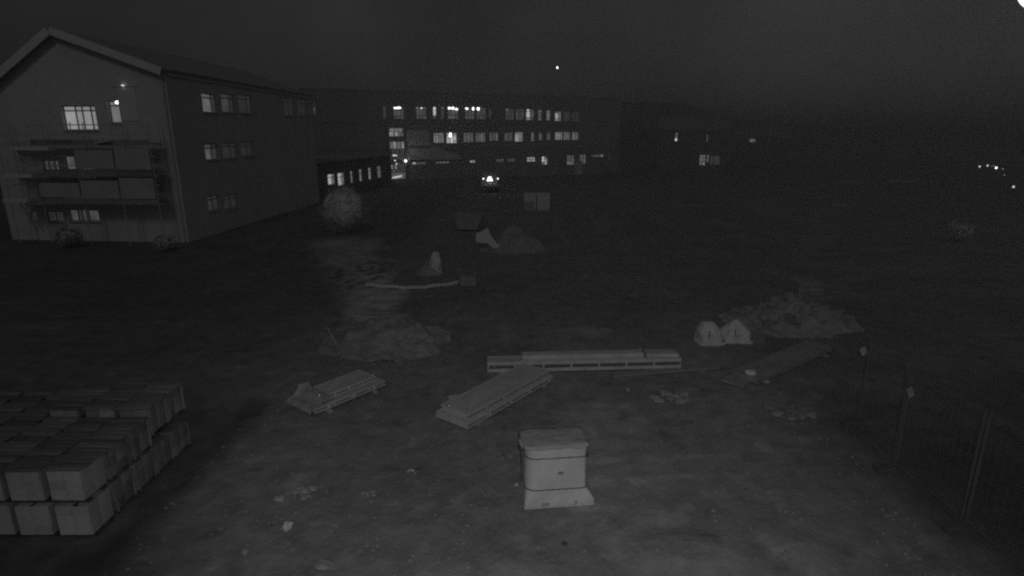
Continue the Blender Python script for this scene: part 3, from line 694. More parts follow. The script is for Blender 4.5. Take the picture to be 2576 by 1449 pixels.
# ------------------------------------------------------------------ wrapped pallet in the middle
pa = G(1325, 1282); pb = G(1497, 1254); yaw = R(6.5); PW = 1.22; PD = 0.66; pa = pa + Vector((-0.035, 0, 0))
pal = thing('wrapped_pallet', (pa.x, pa.y, bump(pa.x, pa.y)), 'tall pallet load wrapped in white film with two dark straps', 'pallet', rz=yaw)
bx = (0, 0.5, 1.0)
for k in range(3):
    w_ = 0.3 if k != 1 else 0.34; x = (w_ / 2 + 0.004, PW / 2, PW - w_ / 2 - 0.004)[k]
    MB().box((x, PD / 2, 0.06), (w_, PD - 0.02, 0.075)).build('pallet_block', M['film'], pal, bevel=0.008)
for k in range(3): MB().box((PW / 2, 0.07 + k * (PD - 0.14) / 2, 0.012), (PW, 0.13, 0.02)).build('bottom_board', M['film'], pal, bevel=0.004)
for k in range(5): MB().box((PW / 2, 0.08 + k * (PD - 0.16) / 4, 0.111), (PW, 0.15, 0.024)).build('deck_board', M['film'], pal, bevel=0.004)
def ring(z, x0, x1, y0, y1, r, n=7, amp=0.006, seed=0):
    pts = []
    r4 = r if isinstance(r, tuple) else (r,) * 4
    for r, sx, sy, a0 in ((r4[0], 0, 0, math.pi), (r4[1], 1, 0, 1.5 * math.pi), (r4[2], 1, 1, 0), (r4[3], 0, 1, .5 * math.pi)):
        cx_ = x1 - r if sx else x0 + r; cy_ = y1 - r if sy else y0 + r
        for i in range(n):
            t = a0 + i / (n - 1) * math.pi / 2; pts.append([cx_ + r * math.cos(t), cy_ + r * math.sin(t)])
    dense = []
    for i in range(len(pts)):
        q, w = pts[i], pts[(i + 1) % len(pts)]; L = math.dist(q, w); k = max(1, int(L / 0.06))
        for j in range(k): dense.append((q[0] + (w[0] - q[0]) * j / k, q[1] + (w[1] - q[1]) * j / k))
    return dense
N_ = 84
def resample(pts, n):
    P = pts + [pts[0]]; d = [0]
    for i in range(len(pts)): d.append(d[-1] + math.dist(P[i], P[i + 1]))
    o = []
    for k in range(n):
        t = d[-1] * k / n; i = max(j for j in range(len(d)) if d[j] <= t + 1e-9); i = min(i, len(pts) - 1)
        w = (t - d[i]) / max(1e-9, d[i + 1] - d[i]); o.append((P[i][0] + (P[i + 1][0] - P[i][0]) * w, P[i][1] + (P[i + 1][1] - P[i][1]) * w))
    return o
RB = (.19, .07, .1, .1)
prof = [(0.05, 0, PW, 0, PD, .02), (0.13, 0.002, PW - .002, 0.0, PD, .025), (0.19, 0.01, PW - .04, 0.006, PD - .01, (.06, .03, .05, .05)), (0.27, 0.018, PW - .1, 0.012, PD - .02, (.12, .05, .08, .08)),
        (0.35, 0.02, PW - .145, 0.02, PD - .03, RB), (0.5, 0.018, PW - .15, 0.02, PD - .03, RB), (0.65, 0.018, PW - .15, 0.02, PD - .03, RB), (0.8, 0.018, PW - .15, 0.02, PD - .03, RB), (0.95, 0.018, PW - .15, 0.02, PD - .03, RB),
        (1.07, 0.016, PW - .145, 0.018, PD - .03, RB), (1.16, 0.014, PW - .14, 0.016, PD - .025, (.15, .06, .1, .1))]
vs = []; rings = []
for z, x0, x1, y0, y1, r in prof:
    rr = resample(ring(z, x0, x1, y0, y1, r), N_); rings.append(rr)
    for k, (x, y) in enumerate(rr):
        cx_, cy_ = PW / 2, PD / 2; o_ = 0.007 * noise.noise(Vector((x * 5, y * 5, z * 6))) + 0.004 * noise.noise(Vector((x * 14, y * 14, z * 9)))
        L = math.hypot(x - cx_, y - cy_); dz = 0 if z > 0.06 else 0.03 * noise.noise(Vector((x * 4, y * 4, 7)))
        vs.append((x + (x - cx_) / L * o_, y + (y - cy_) / L * o_, z + dz))
nr = len(prof)
# front skirt is cut by the two fork openings: leave those quads of the lowest band out
fs = []
for j in range(nr - 1):
    for i in range(N_):
        x, y = rings[0][i]
        if j == 0 and y < 0.05 and (0.26 < x < 0.4 or 0.86 < x < 0.99): continue
        fs.append((j * N_ + i, j * N_ + (i + 1) % N_, (j + 1) * N_ + (i + 1) % N_, (j + 1) * N_ + i))
MB().add(vs, fs).build('film_wrap', M['film'], pal, smooth=True)
# crumpled cover over the top, sagging and overhanging
vs = []; fs = []; base = resample(ring(1.1, -0.02, PW - .105, 0.006, PD - .01, (.12, .07, .12, .08)), N_); KR = 9
for j in range(KR):
    s_ = 1 - j / (KR - 1)
    for x, y in base:
        X = PW / 2 - 0.06 + (x - PW / 2 + 0.06) * s_; Y = PD / 2 + (y - PD / 2) * s_
        z = 1.175 + 0.02 * (1 - s_ ** 2) + 0.016 * noise.noise(Vector((X * 3.5, Y * 3.5, 2))) + 0.012 * noise.noise(Vector((X * 12, Y * 12, 5)))
        vs.append((X, Y, z))
lip = len(vs)
for x, y in base: vs.append((PW / 2 + (x - PW / 2) * 1.0, PD / 2 + (y - PD / 2) * 1.0, 1.12 + 0.045 * noise.noise(Vector((x * 5, y * 5, 3)))))
for j in range(KR - 1): fs += [(j * N_ + i, j * N_ + (i + 1) % N_, (j + 1) * N_ + (i + 1) % N_, (j + 1) * N_ + i) for i in range(N_)]
fs += [(lip + i, lip + (i + 1) % N_, (i + 1) % N_, i) for i in range(N_)]
MB().add(vs, fs).build('top_cover', M['lid'], pal, smooth=True)
# loose film flaps at the upper corners
for x0, y0, h, w_, sx in ((PW - .105, 0.08, .36, .1, 1), (-0.02, 0.06, .17, .1, -1)):
    vs = []; n = 7
    for j in range(n):
        z = 1.18 - h * j / (n - 1); o_ = 0.018 * math.sin(j * 0.9) + 0.004 * j
        for q in range(4):
            vs.append((x0 + sx * (o_ + q * 0.01 * (1 - j / n)), y0 + (q / 3) * w_ * 2.4 * (1 - 0.75 * j / (n - 1)), z + 0.01 * q))
    MB().add(vs, [(j * 4 + q, j * 4 + q + 1, (j + 1) * 4 + q + 1, (j + 1) * 4 + q) for j in range(n - 1) for q in range(3)]).build('film_flap', M['sheet'], pal, smooth=True)
for z, r in ((0.35, 8), (0.95, 8)):
    idx = min(range(len(prof)), key=lambda k: abs(prof[k][0] - z)); q = prof[idx]
    rr = resample(ring(z, q[1] - .008, q[2] + .008, q[3] - .008, q[4] + .008, q[5]), N_); m_ = MB()
    vs = [(x, y, z - .007) for x, y in rr] + [(x, y, z + .007) for x, y in rr] + [(PW / 2 + (x - PW / 2) * .975, PD / 2 + (y - PD / 2) * .97, z + .007) for x, y in rr]
    fs = [(i, (i + 1) % N_, N_ + (i + 1) % N_, N_ + i) for i in range(N_)] + [(N_ + i, N_ + (i + 1) % N_, 2 * N_ + (i + 1) % N_, 2 * N_ + i) for i in range(N_)]
    m_.add(vs, fs).build('strap', M['strap'], pal, smooth=True)
# faded slip stuck to the front
MB().box((0.62, 0.014, 0.66), (0.11, 0.006, 0.05)).build('slip', M['lid'], pal, bevel=0.002)
MB().box((0.61, 0.01, 0.68), (0.07, 0.006, 0.014)).build('slip_edge', M['strap'], pal)

# ------------------------------------------------------------------ formwork panels
def panel(L, Wd, H, loc, rz, label, m_fr, group='formwork panels lying on the ground', face=True, ribs=5, lip=0.035, m_face=None, m_web='web'):
    t = thing('formwork_panel', loc, label, 'formwork panel', group, rz)
    for y, sg in ((0.03, 1), (Wd - 0.03, -1)):            # channel section: two lips and a set back web in one piece
        pr = [(-.03, 0), (.034, 0), (.034, H), (-.03, H), (-.03, H - lip), (.03, H - lip), (.03, lip), (-.03, lip)]
        vs_ = [(x, y + sg * a_, b_) for x in (0, L) for a_, b_ in pr]
        MB().add(vs_, [(0, 1, 6, 7), (1, 2, 5, 6), (2, 3, 4, 5), (8, 15, 14, 9), (9, 14, 13, 10), (10, 13, 12, 11)] + [(k, (k + 1) % 8, 8 + (k + 1) % 8, 8 + k) for k in range(8)]).build('side_rail', m_fr, t)
    for y in (0.028, Wd - 0.028): MB().box((L / 2, y, H / 2), (L - 0.1, 0.05, H - 2 * lip - 0.006)).build('web', M[m_web], t)  # recess shade put into the web's darker colour
    for x in (0.025, L - 0.025): MB().box((x, Wd / 2, H / 2), (0.05, Wd - 0.124, H - 0.004)).build('end_rail', m_fr, t)
    for k in range(1, ribs):
        x = L * k / ribs
        for y in (0.024, Wd - 0.024): MB().box((x, y, H / 2), (0.05, 0.05, H - 2 * lip - 0.004)).build('rib', m_fr, t)
    MB().box((L / 2, Wd / 2, H - 0.012), (L - 0.1, Wd - 0.124, 0.016)).build('face_sheet', m_face or M['ply'], t)
    MB().box((L / 2, Wd / 2, 0.03), (L - 0.12, Wd - 0.13, 0.012)).build('back_sheet', M['gap'], t)
    return t
def knob(t, x, y, z, r=0.03, m='bright', name='wedge_bolt'):
    MB().blob((0, 0, 0), (r, r, r * 0.8), 10, 6).build(name, M[m], t, smooth=True, loc=(x, y, z))
def bearer(p, rz, L, label, sz=0.1):
    o = MB().box((0, 0, sz / 2), (L, 0.1, sz)).build('timber_bearer', M['timber'], bevel=0.006, loc=(p.x, p.y, bump(p.x, p.y) - 0.01), rz=rz)
    return tag(o, label, 'timber', 'timber bearers under the panels')
# middle pile
m0 = G(1176, 1087); m1 = G(1392, 962); mz = math.atan2(m1.y - m0.y, m1.x - m0.x); ML = (m1 - m0).length; MWd = 0.98
ud = Vector((math.cos(mz), math.sin(mz), 0)); vd = Vector((-math.sin(mz), math.cos(mz), 0))
for f, n_ in ((0.12, 'near'), (0.88, 'far')):
    c = m0 + ud * ML * f + vd * (MWd / 2); bearer(c, mz + R(90), 1.06, 'timber bearer under the %s end of the two stacked panels before the long frame' % n_, 0.07)
g0 = m0.copy(); g0.z = 0.06
pl_ = panel(ML, MWd, 0.13, g0, mz, 'lower steel framed panel of the diagonal pile before the long frame', M['formsteel'])
for f in (0.22, 0.46, 0.68, 0.93): knob(pl_, ML * f, -0.02, 0.07, 0.035, 'formsteel')
knob(pl_, -0.02, 0.45, 0.05, 0.028)
g1 = m0 + ud * 0.12 + vd * 0.09; g1.z = 0.195
pu = panel(ML - 0.16, MWd - 0.14, 0.13, g1, mz, 'upper steel framed panel lying on the diagonal pile before the long frame', M['formsteel'])
for f in (0.08, 0.42, 0.6, 0.9): knob(pu, (ML - .16) * f, -0.008, 0.125, 0.018)
knob(pu, 0.06, 0.62, 0.15, 0.05)
s_ = G(1145, 1003)
o = MB().blob((0, 0, 0), (0.22, 0.16, 0.06), 14, 6, 0.35, 3).build('flat_stone', M['stone'], smooth=True, loc=(s_.x, s_.y, 0.05)); tag(o, 'flat pale stone at the left edge of the diagonal panel pile', 'stone')
# left pile
l0 = G(795, 1049); l1 = G(970, 975); lz = math.atan2(l1.y - l0.y, l1.x - l0.x); LL = (l1 - l0).length; LW = 0.95
ud = Vector((math.cos(lz), math.sin(lz), 0)); vd = Vector((-math.sin(lz), math.cos(lz), 0))
for f, n_ in ((0.17, 'near left'), (0.82, 'far right')):
    c = l0 + ud * LL * f + vd * (LW / 2); bearer(c, lz + R(90), 1.12, 'timber bearer under the %s end of the short panel pile by the soil mound' % n_, 0.08)
g0 = l0.copy(); g0.z = 0.07
pl_ = panel(LL, LW, 0.12, g0, lz, 'lower short panel of the pile in front of the soil mound', M['formsteel'], ribs=4)
for f in (0.17, 0.52, 0.82): knob(pl_, LL * f, -0.02, 0.06, 0.05, 'formsteel')
g1 = l0 + ud * 0.28 + vd * 0.2; g1.z = 0.195
pu = panel(LL - 0.42, LW - 0.28, 0.12, g1, lz, 'upper short panel lying on the pile in front of the soil mound', M['formsteel'], ribs=4)
knob(pu, 0.04, 0.1, 0.14, 0.06); knob(pu, (LL - .42) * 0.5, 0.01, 0.125, 0.02); knob(pu, (LL - .42) * 0.97, 0.05, 0.14, 0.035)
# crumpled sheet on the near left end of that pile
vs = []; n = 12
for i in range(n + 1):
    for j in range(n + 1):
        q = l0 + ud * (-0.12 + 0.62 * i / n) + vd * (0.02 + 1.0 * j / n)
        over = min(i / n * 0.62 - 0.12, 1)
        z = (0.2 if i / n * .62 < .36 else 0.325) + 0.05 * noise.noise(Vector((i * 0.5, j * 0.5, 3)))
        if i == 0: z = 0.1
        vs.append((q.x, q.y, z + (0.1 if j == n and i > 4 else 0)))
o = MB().add(vs, [(i * (n + 1) + j, (i + 1) * (n + 1) + j, (i + 1) * (n + 1) + j + 1, i * (n + 1) + j + 1) for i in range(n) for j in range(n)]).build('crumpled_sheet', M['lid'], smooth=True)
tag(o, 'crumpled pale sheet over the near end of the short panel pile', 'sheet')
# long frame
k0 = G(1226, 942); k1 = G(1713, 931); kz = math.atan2(k1.y - k0.y, k1.x - k0.x); KL = (k1 - k0).length
for f, n_ in ((0.07, 'left'), (0.93, 'right')):
    c = k0.lerp(k1, f); c = c + Vector((0, 0.22, 0)); bearer(c, kz + R(90), 0.55, 'timber bearer under the %s end of the long steel frame' % n_, 0.06)
g0 = k0.copy(); g0.z = 0.055
ud = Vector((math.cos(kz), math.sin(kz), 0)); vd = Vector((-math.sin(kz), math.cos(kz), 0))
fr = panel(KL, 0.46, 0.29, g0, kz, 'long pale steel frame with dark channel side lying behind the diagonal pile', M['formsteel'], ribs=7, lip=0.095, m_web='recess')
knob(fr, 0.2, 0.02, 0.14, 0.03)
xa = (G(1318, 920, .4) - k0).dot(ud); xb = (G(1626, 905, .4) - k0).dot(ud)
g1 = k0 + ud * xa + vd * 0.06; g1.z = 0.348
up_ = thing('formwork_panel', g1, 'narrow pale panel lying on top of the long steel frame', 'formwork panel', 'formwork panels lying on the ground', kz)
MB().box(((xb - xa) / 2, 0.17, 0.075), (xb - xa, 0.3, 0.12)).build('core', M['formsteel'], up_, bevel=0.012)
MB().box(((xb - xa) / 2, 0.17, 0.008), (xb - xa + 0.06, 0.36, 0.014)).build('base_plate', M['formsteel'], up_)
for f in (0.02, 0.3, 0.63, 0.97): MB().box(((xb - xa) * f, 0.012, 0.08), (0.05, 0.02, 0.12)).build('clamp', M['formsteel'], up_)
knob(up_, (xb - xa) * 0.99, 0.25, 0.17, 0.04)
g2 = k0 + ud * (xb + 0.1) + vd * 0.1
o = MB().box((0, 0, 0.06), (0.9, 0.42, 0.12)).build('concrete_slab', M['ply'], bevel=0.03, loc=(g2.x + 0.42, g2.y + 0.14, 0.348), rz=kz + R(-4)); tag(o, 'thick slab with worn corners on the right end of the long steel frame', 'slab')
# plank in front, right
p0 = G(1540, 948); p1 = G(1806, 926); c = (p0 + p1) / 2
o = MB().box((0, 0, 0), ((p1 - p0).length, 0.24, 0.05)).build('plank', M['dullsteel'], bevel=0.005, loc=(c.x, c.y, 0.05), rz=math.atan2(p1.y - p0.y, p1.x - p0.x)); tag(o, 'long dull plank on the ground before the right end of the steel frame', 'plank')
# dull panel on the right
r0 = G(1905, 972); r1 = G(2092, 888); rz_ = math.atan2(r1.y - r0.y, r1.x - r0.x); RL = (r1 - r0).length
pr = panel(RL, 0.75, 0.13, (r0.x, r0.y, 0.06), rz_, 'dull panel lying alone to the right below the two white bags', M['dullsteel'], m_face=M['dullsteel'])
ud = Vector((math.cos(rz_), math.sin(rz_), 0)); vd = Vector((-math.sin(rz_), math.cos(rz_), 0))
c = r0 + ud * 0.45 + vd * 0.37
bearer(r0 + ud * .4 + vd * .37, rz_ + R(90), 0.9, 'timber bearer under the near end of the lone dull panel', 0.065); bearer(r0 + ud * (RL - .4) + vd * .37, rz_ + R(90), 0.9, 'timber bearer under the far end of the lone dull panel', 0.065)
c2 = r0 + ud * 0.12 + vd * 0.28
o = MB().blob((0, 0, 0), (0.17, 0.13, 0.08), 12, 6, 0.5, 8).build('paper_scrap', M['sheet'], smooth=True, loc=(c2.x, c2.y, 0.25)); tag(o, 'bright crumpled scrap on the near end of the lone dull panel', 'scrap')
c3 = r0 + ud * (-0.25) + vd * 0.45
o = MB().box((0, 0, 0), (0.5, 0.6, 0.05)).build('board_offcut', M['dullsteel'], bevel=0.005, loc=(c3.x, c3.y, 0.06), rz=rz_ + R(12)); tag(o, 'short board offcut at the near end of the lone dull panel', 'board')

# ------------------------------------------------------------------ stack of block packs on the left
BX0 = -6.6; PWX, PDY, PHZ = 0.62, 0.58, 0.61
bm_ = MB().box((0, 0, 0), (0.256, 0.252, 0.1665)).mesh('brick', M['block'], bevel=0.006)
bm_d = MB().box((0, 0, 0), (0.262, 0.252, 0.168)).mesh('brick', M['block_shaded'], bevel=0.008)
core = MB().box((0, 0, 0.31), (0.49, 0.46, 0.5)).mesh('packing', M['gap'])
slm = MB().box((0, 0, 0), (0.6, 0.118, 0.025)).mesh('slat', M['slat'], bevel=0.004)
brm = MB().box((0, 0, 0), (0.55, 0.08, 0.05)).mesh('bearer', M['gap'])
stm = MB()
for z in (0.06,): pass
edgem = MB().box((0, 0, 0), (0.035, 0.02, 0.5)).mesh('edge_strip', M['block_shaded'])
ordn = ('first', 'second', 'third', 'fourth', 'fifth', 'sixth', 'seventh')
for c_ in range(7):
    for r_ in range(5):
        for k in range(2):
            front, side, top = r_ == 0, c_ == 0, k == 1
            if not (front or side or top): continue
            if front and c_ > 3: continue
            if (not top) and side and r_ > 4: continue
            raise_ = 0.16 if r_ >= 3 and c_ < 3 else 0.0
            x = BX0 - PWX * (c_ + 0.5) + random.uniform(-.012, .012); y = 7.82 + PDY * (r_ + 0.5) + random.uniform(-.01, .01); z = 0.02 + k * (PHZ + 0.01) + (raise_ if top else 0)
            lab = ('upper' if top else 'lower') + ' pack of pale blocks, %s from the right, %s from the front' % (ordn[c_], ordn[r_])
            t = thing('block_pack', (x, y, z), lab, 'block pack', 'packs of concrete blocks in the stack', random.uniform(-.035, .035))
            inst('packing', core, t)
            for yy in (-0.17, 0.17): inst('bearer', brm, t, (0, yy, 0.026))
            mesh_ = bm_ if (front or (side and r_ == 0)) else bm_d  # side and inner bricks take a darker copy, shade put into colour
            for ix in (-1, 1):
                for iy in (-1, 1):
                    if not front and not (side and ix == 1) and True:
                        if not top: continue
                    for iz in range(3):
                        if not front and not (side and ix == 1) and iz < 2: continue
                        if front and iy == 1 and not (side and ix == 1) and iz < 2: continue
                        inst('brick', mesh_, t, (ix * 0.1295, iy * 0.129, 0.14 + iz * 0.169), (random.uniform(-.012, .012), random.uniform(-.015, .015), random.uniform(-.04, .04)))
            if top:
                for q in range(5): inst('slat', slm, t, (random.uniform(-.03, .03), -0.232 + 0.116 * q, 0.585 + random.uniform(0, .03)), (random.uniform(-.06, .06), random.uniform(-.03, .03), random.uniform(-.03, .03)))
            if side and r_ > 0:
                for yy in (-0.24, 0.24): inst('edge_strip', edgem, t, (0.285, yy, 0.3), (random.uniform(-.03, .03), 0, 0))

# ------------------------------------------------------------------ bags, mound, rubble
def bag(px0, px1, pbase, ptop, label, seed, peak=0.0, m='bag', group='white bulk bags', top_=0.0):
    a0 = G(px0, pbase); b0 = G(px1, pbase); w = b0.x - a0.x; c = (a0 + b0) / 2; c.y += w * 0.4
    d_ = ray((px0 + px1) / 2, ptop); h = CAM_H + d_.z * (c.y / d_.y)
    t = thing('bulk_bag', (c.x, c.y, 0), label, 'bag', group)
    seg, rings_ = 52, 26; vs = []
    for j in range(rings_ + 1):
        f = j / rings_
        for i in range(seg):
            p = 2 * math.pi * i / seg; cs, sn = math.cos(p), math.sin(p)
            k = (abs(cs) ** 4 + abs(sn) ** 4) ** -0.25
            rad = w / 2 * (1 - 0.3 * f) * (1 if f < .5 else max(0.03, 1 - ((f - .5) / .5) ** 1.35 * (0.9 - top_)))
            rad *= 0.85 * k + .1
            v = Vector((cs * rad, sn * rad * 0.9, 0)); n1 = noise.noise(Vector((cs * 1.6 + seed, sn * 1.6, f * 2.4))); n2 = noise.noise(Vector((cs * 4, sn * 4 + seed, f * 5)))
            s2 = 1 + 0.14 * n1 + 0.1 * n2 + 0.05 * noise.noise(Vector((cs * 9 + seed, sn * 9, f * 12)))
            z = h * (f if f < .6 else .6 + (f - .6) * 1.0) + (0.05 * n1 if 0 < f else 0)
            vs.append((v.x * s2 + peak * f * w * 0.2, v.y * s2, max(0, z)))
    MB().add(vs, [(j * seg + i, j * seg + (i + 1) % seg, (j + 1) * seg + (i + 1) % seg, (j + 1) * seg + i) for j in range(rings_) for i in range(seg)] + [tuple(range(rings_ * seg, rings_ * seg + seg))]).build('body', M[m], t, smooth=True)
    for q in range(2):          # dark slit where the filling spout is folded in, and a small lifting strap
        x0 = (-0.16 + 0.5 * q) * w
        MB().box((0, 0, 0), (0.03 + 0.02 * q, 0.02, h * (0.3 - 0.16 * q))).build('slit' if q == 0 else 'lifting_strap', M['gap'], t, bevel=0.004, loc=(x0, -w * 0.385 - 0.012, h * (0.56 - 0.3 * q))).rotation_euler[0] = R(-9)
    return t
bag(1757, 1832, 870, 808, 'left white bulk bag with a squat top on the ground by the rubble', 2, -0.7, top_=0.42)
bag(1819, 1903, 866, 805, 'right white bulk bag with a pointed top beside the rubble', 7, -0.2)
bag(1888, 1932, 864, 828, 'small dim sack leaning right of the two white bags', 13, 0, 'rubble', 'dim sacks')

def heap(name, c, rx, ry, h, label, cat, m, seed, rough=0.3, n=56, peak=1.3):
    vs = []; fs = []
    for j in range(n + 1):
        for i in range(n + 1):
            u = -1 + 2 * i / n; v = -1 + 2 * j / n; q = math.hypot(u, v)
            e = 1 + 0.22 * noise.noise(Vector((u * 1.8 + seed, v * 1.8, 0)))
            f = max(0.0, 1 - q / e) ** peak
            z = h * f * (1 + rough * noise.noise(Vector((u * 3 + seed, v * 3, 1)))) + h * rough * 0.28 * noise.noise(Vector((u * 9, v * 9 + seed, 2))) * (1 if f > 0 else 0) + h * rough * 0.14 * noise.noise(Vector((u * 21, v * 21 + seed, 2))) * (1 if f > 0 else 0)
            vs.append((u * rx, v * ry, z if f > 0 else -0.06))
    fs = [(j * (n + 1) + i, j * (n + 1) + i + 1, (j + 1) * (n + 1) + i + 1, (j + 1) * (n + 1) + i) for j in range(n) for i in range(n)]
    o = MB().add(vs, fs).build(name, m, smooth=True, loc=(c[0], c[1], 0.0)); return tag(o, label, cat)
c = G(960, 880); heap('soil_mound', (c.x, c.y + 0.75), 2.0, 1.7, 0.72, 'mound of loose soil with a stick stuck in its left side', 'soil mound', M['soil'], 4, 0.5, 64, 0.75)
p = G(853, 888)
o = MB().tube((0, 0, 0), (-0.36, 0.1, 0.72), 0.018, 8, 0.012).build('stick', M['timber'], loc=(p.x, p.y + 0.1, 0.02)); tag(o, 'thin bare stick standing tilted at the left foot of the soil mound', 'stick')
c = G(2045, 845)
rh = thing('rubble_heap', (c.x, c.y + 1.5, 0), 'wide heap of dim rubble behind the lone dull panel', 'rubble heap')
hb = heap('body', (0, 0), 2.4, 1.7, 0.95, None, None, M['rubble'], 9, 0.5); hb.parent = rh
for k in range(60):
    u = random.gauss(0, 0.4); v = random.uniform(-0.75, 0.35); q = math.hypot(u, v)
    s_ = random.choice((.07, .1, .13, .2, .27))
    z = max(0.03, 0.95 * max(0, 1 - q) ** 1.3) + s_ * 0.15
    o = MB().blob((0, 0, 0), (s_, s_ * random.uniform(.6, .9), s_ * random.uniform(.5, .8)), 7, 5, 0.8, k).build('stone', M['rubble'], rh, loc=(u * 2.4, v * 1.6, z)); o.rotation_euler = (random.random(), random.random(), random.random() * 6)
p = G(2105, 800); y = c.y + 2.3
t = thing('crate', (c.x + 0.8, c.y + 2.5, 0.55), 'dim square crate on top of the rubble heap', 'crate', None, R(8))
for k in range(4): MB().box((0, -0.42, 0.1 + 0.16 * k), (0.95, 0.03, 0.14)).build('slat', M['rubble'], t)
MB().box((0, 0, 0.34), (0.93, 0.8, 0.66)).build('body', M['rubble'], t, bevel=0.01)

# things in the dark middle ground
# bent pipe
pp = [G(922, 722), G(985, 727), G(1040, 730), G(1100, 724), G(1172, 713)]
mb = MB(); N2 = 40; prev = None
for i in range(N2 + 1):
    f = i / N2 * (len(pp) - 1); k = min(int(f), len(pp) - 2); w = f - k
    q = pp[k].lerp(pp[k + 1], w); q.z = 0.09 + 0.02 * math.sin(i * .7)
    if prev is not None: mb.tube(prev, q, 0.085 if i % 2 else 0.075, 8)
    prev = q
tag(mb.build('bent_pipe', M['bag'], smooth=True), 'long bent pale pipe lying on the dark ground', 'pipe')
q = G(1175, 722)
o = MB().box((0, 0, 0.2), (0.7, 0.5, 0.4)).build('dim_block', M['dullsteel'], bevel=0.04, loc=(q.x, q.y + .3, 0), rz=R(14)); tag(o, 'dim block at the right end of the bent pipe', 'block')
# tall bag with ragged low half
bag(1074, 1111, 690, 634, 'tall pale bag standing alone above the bent pipe', 21, 0.3, 'bag', 'bags in the middle ground', 0.5)
q = G(1084, 690); heap('spoil_heap', (q.x - 0.15, q.y + 0.15), 0.75, 0.5, 0.55, 'low dim spoil heap left of the lone tall bag', 'spoil heap', M['soil'], 17, 0.4, 24)
# soil pile with a limp sheet hanging over its left side
q = G(1290, 640); heap('spoil_mound', (q.x, q.y + 1.3), 1.9, 1.4, 1.3, 'faint soil mound with a limp white sheet on its left side', 'soil mound', M['soil'], 23, 0.45, 44, 0.9)
sh = [(1197, 598, .45), (1212, 597, .62), (1226, 592, .85), (1233, 603, .75), (1240, 613, .5), (1252, 622, .35), (1266, 628, .2)]
mb = MB(); vs = []
for k, (px, py, hw) in enumerate(sh):
    d = q.y + 0.35; r_ = ray(px, py); t_ = d / r_.y; P = CAMP + r_ * t_
    for j in range(5):
        w = (j / 4 - .5); vs.append((P.x + 0.04 * noise.noise(Vector((k, j, 0))), P.y + 0.12 * noise.noise(Vector((k, j, 4))), P.z + w * hw + 0.05 * noise.noise(Vector((k * .9, j, 7)))))
v2 = [(x, y_ + 0.03, z) for x, y_, z in vs]
f_ = [(k * 5 + j, (k + 1) * 5 + j, (k + 1) * 5 + j + 1, k * 5 + j + 1) for k in range(len(sh) - 1) for j in range(4)]
o = mb.add(vs, f_).add(v2, [f[::-1] for f in f_]).build('limp_sheet', M['sheet'], smooth=True); tag(o, 'limp white sheet trailing down the left side of the faint soil mound', 'sheet')
# skip
q = G(1182, 580); t = thing('waste_skip', (q.x, q.y, 0), 'faint open waste skip with sloping ends behind the limp sheet', 'skip', None, R(-12))
A_ = [(-.62, -.5, .15), (.62, -.5, .15), (.62, .5, .15), (-.62, .5, .15)]; B_ = [(-1.0, -.6, 1.05), (1.0, -.6, 1.05), (1.0, .6, 1.05), (-1.0, .6, 1.05)]
MB().add(A_ + B_, [(0, 1, 2, 3), (0, 1, 5, 4), (1, 2, 6, 5), (2, 3, 7, 6), (3, 0, 4, 7)]).build('body', M['kerb'], t)
for y_ in (-.6, .6): MB().box((0, y_, 1.07), (2.05, 0.07, 0.07)).build('rim', M['kerb'], t)
for x in (-.45, .45): MB().box((x, 0, 0.07), (0.1, 1.0, 0.14)).build('foot', M['dark'], t)
# two pale wrapped crates
for k, (x0, x1, lab) in enumerate(((1318.5, 1348, 'left one of two pale square crates standing side by side, with a dark lower front'), (1351, 1383, 'right one of two pale square crates standing side by side'))):
    a0 = G(x0, 531); b0 = G(x1, 531); w = b0.x - a0.x; c = (a0 + b0) / 2; h = 1.42
    t = thing('pale_crate', (c.x, c.y + w / 2, 0), lab, 'crate', 'pair of pale crates')
    MB().box((0, 0, 0.07), (w * .96, w * .96, 0.13)).build('pallet_base', M['timber'], t)
    n = 5
    for j in range(n): MB().box((-w / 2 + w / n * (j + .5), -w / 2 + 0.02, 0.15 + (h - .15) / 2), (w / n - 0.02, 0.04, h - .16)).build('panel', M['sheet'], t)
    MB().box((0, 0.03, 0.15 + (h - .15) / 2), (w - .05, w - 0.08, h - .16)).build('body', M['sheet'] if k else M['bag'], t)
    if k == 0:
        for j in range(3): MB().box((-w / 2 + 0.16 + 0.27 * j, -w / 2 - 0.012, 0.5), (0.24, 0.02, 0.6)).build('dark_cloth', M['kerb'], t)
    MB().box((0, 0, h), (w + .04, w + .04, 0.05)).build('lid', M['sheet'], t)
# dark van with lit work lamp
v0 = AT(1232, 450, 64); t = thing('van', (v0.x, v0.y, 0), 'dark van facing the site with a bright lamp between two small lights', 'van')
pf_ = [(0.1, .35), (0.05, .8), (0.15, 1.05), (0.9, 1.2), (1.7, 2.0), (4.6, 2.1), (4.75, 1.9), (4.8, .4)]
vs = [(sx * 0.95, y_, z) for sx in (-1, 1) for y_, z in pf_]; n = len(pf_)
MB().add(vs, [tuple(range(n)), tuple(range(2 * n - 1, n - 1, -1))] + [(i, (i + 1) % n, n + (i + 1) % n, n + i) for i in range(n)]).build('body', M['paint'], t, bevel=0.05)
MB().add([(-.82, .97, 1.24), (.82, .97, 1.24), (.78, 1.64, 1.92), (-.78, 1.64, 1.92)], [(0, 1, 2, 3)]).build('windscreen', M['dark'], t)
MB().box((0, 0.03, .5), (1.86, .14, .22)).build('bumper', M['dark'], t, bevel=0.03)
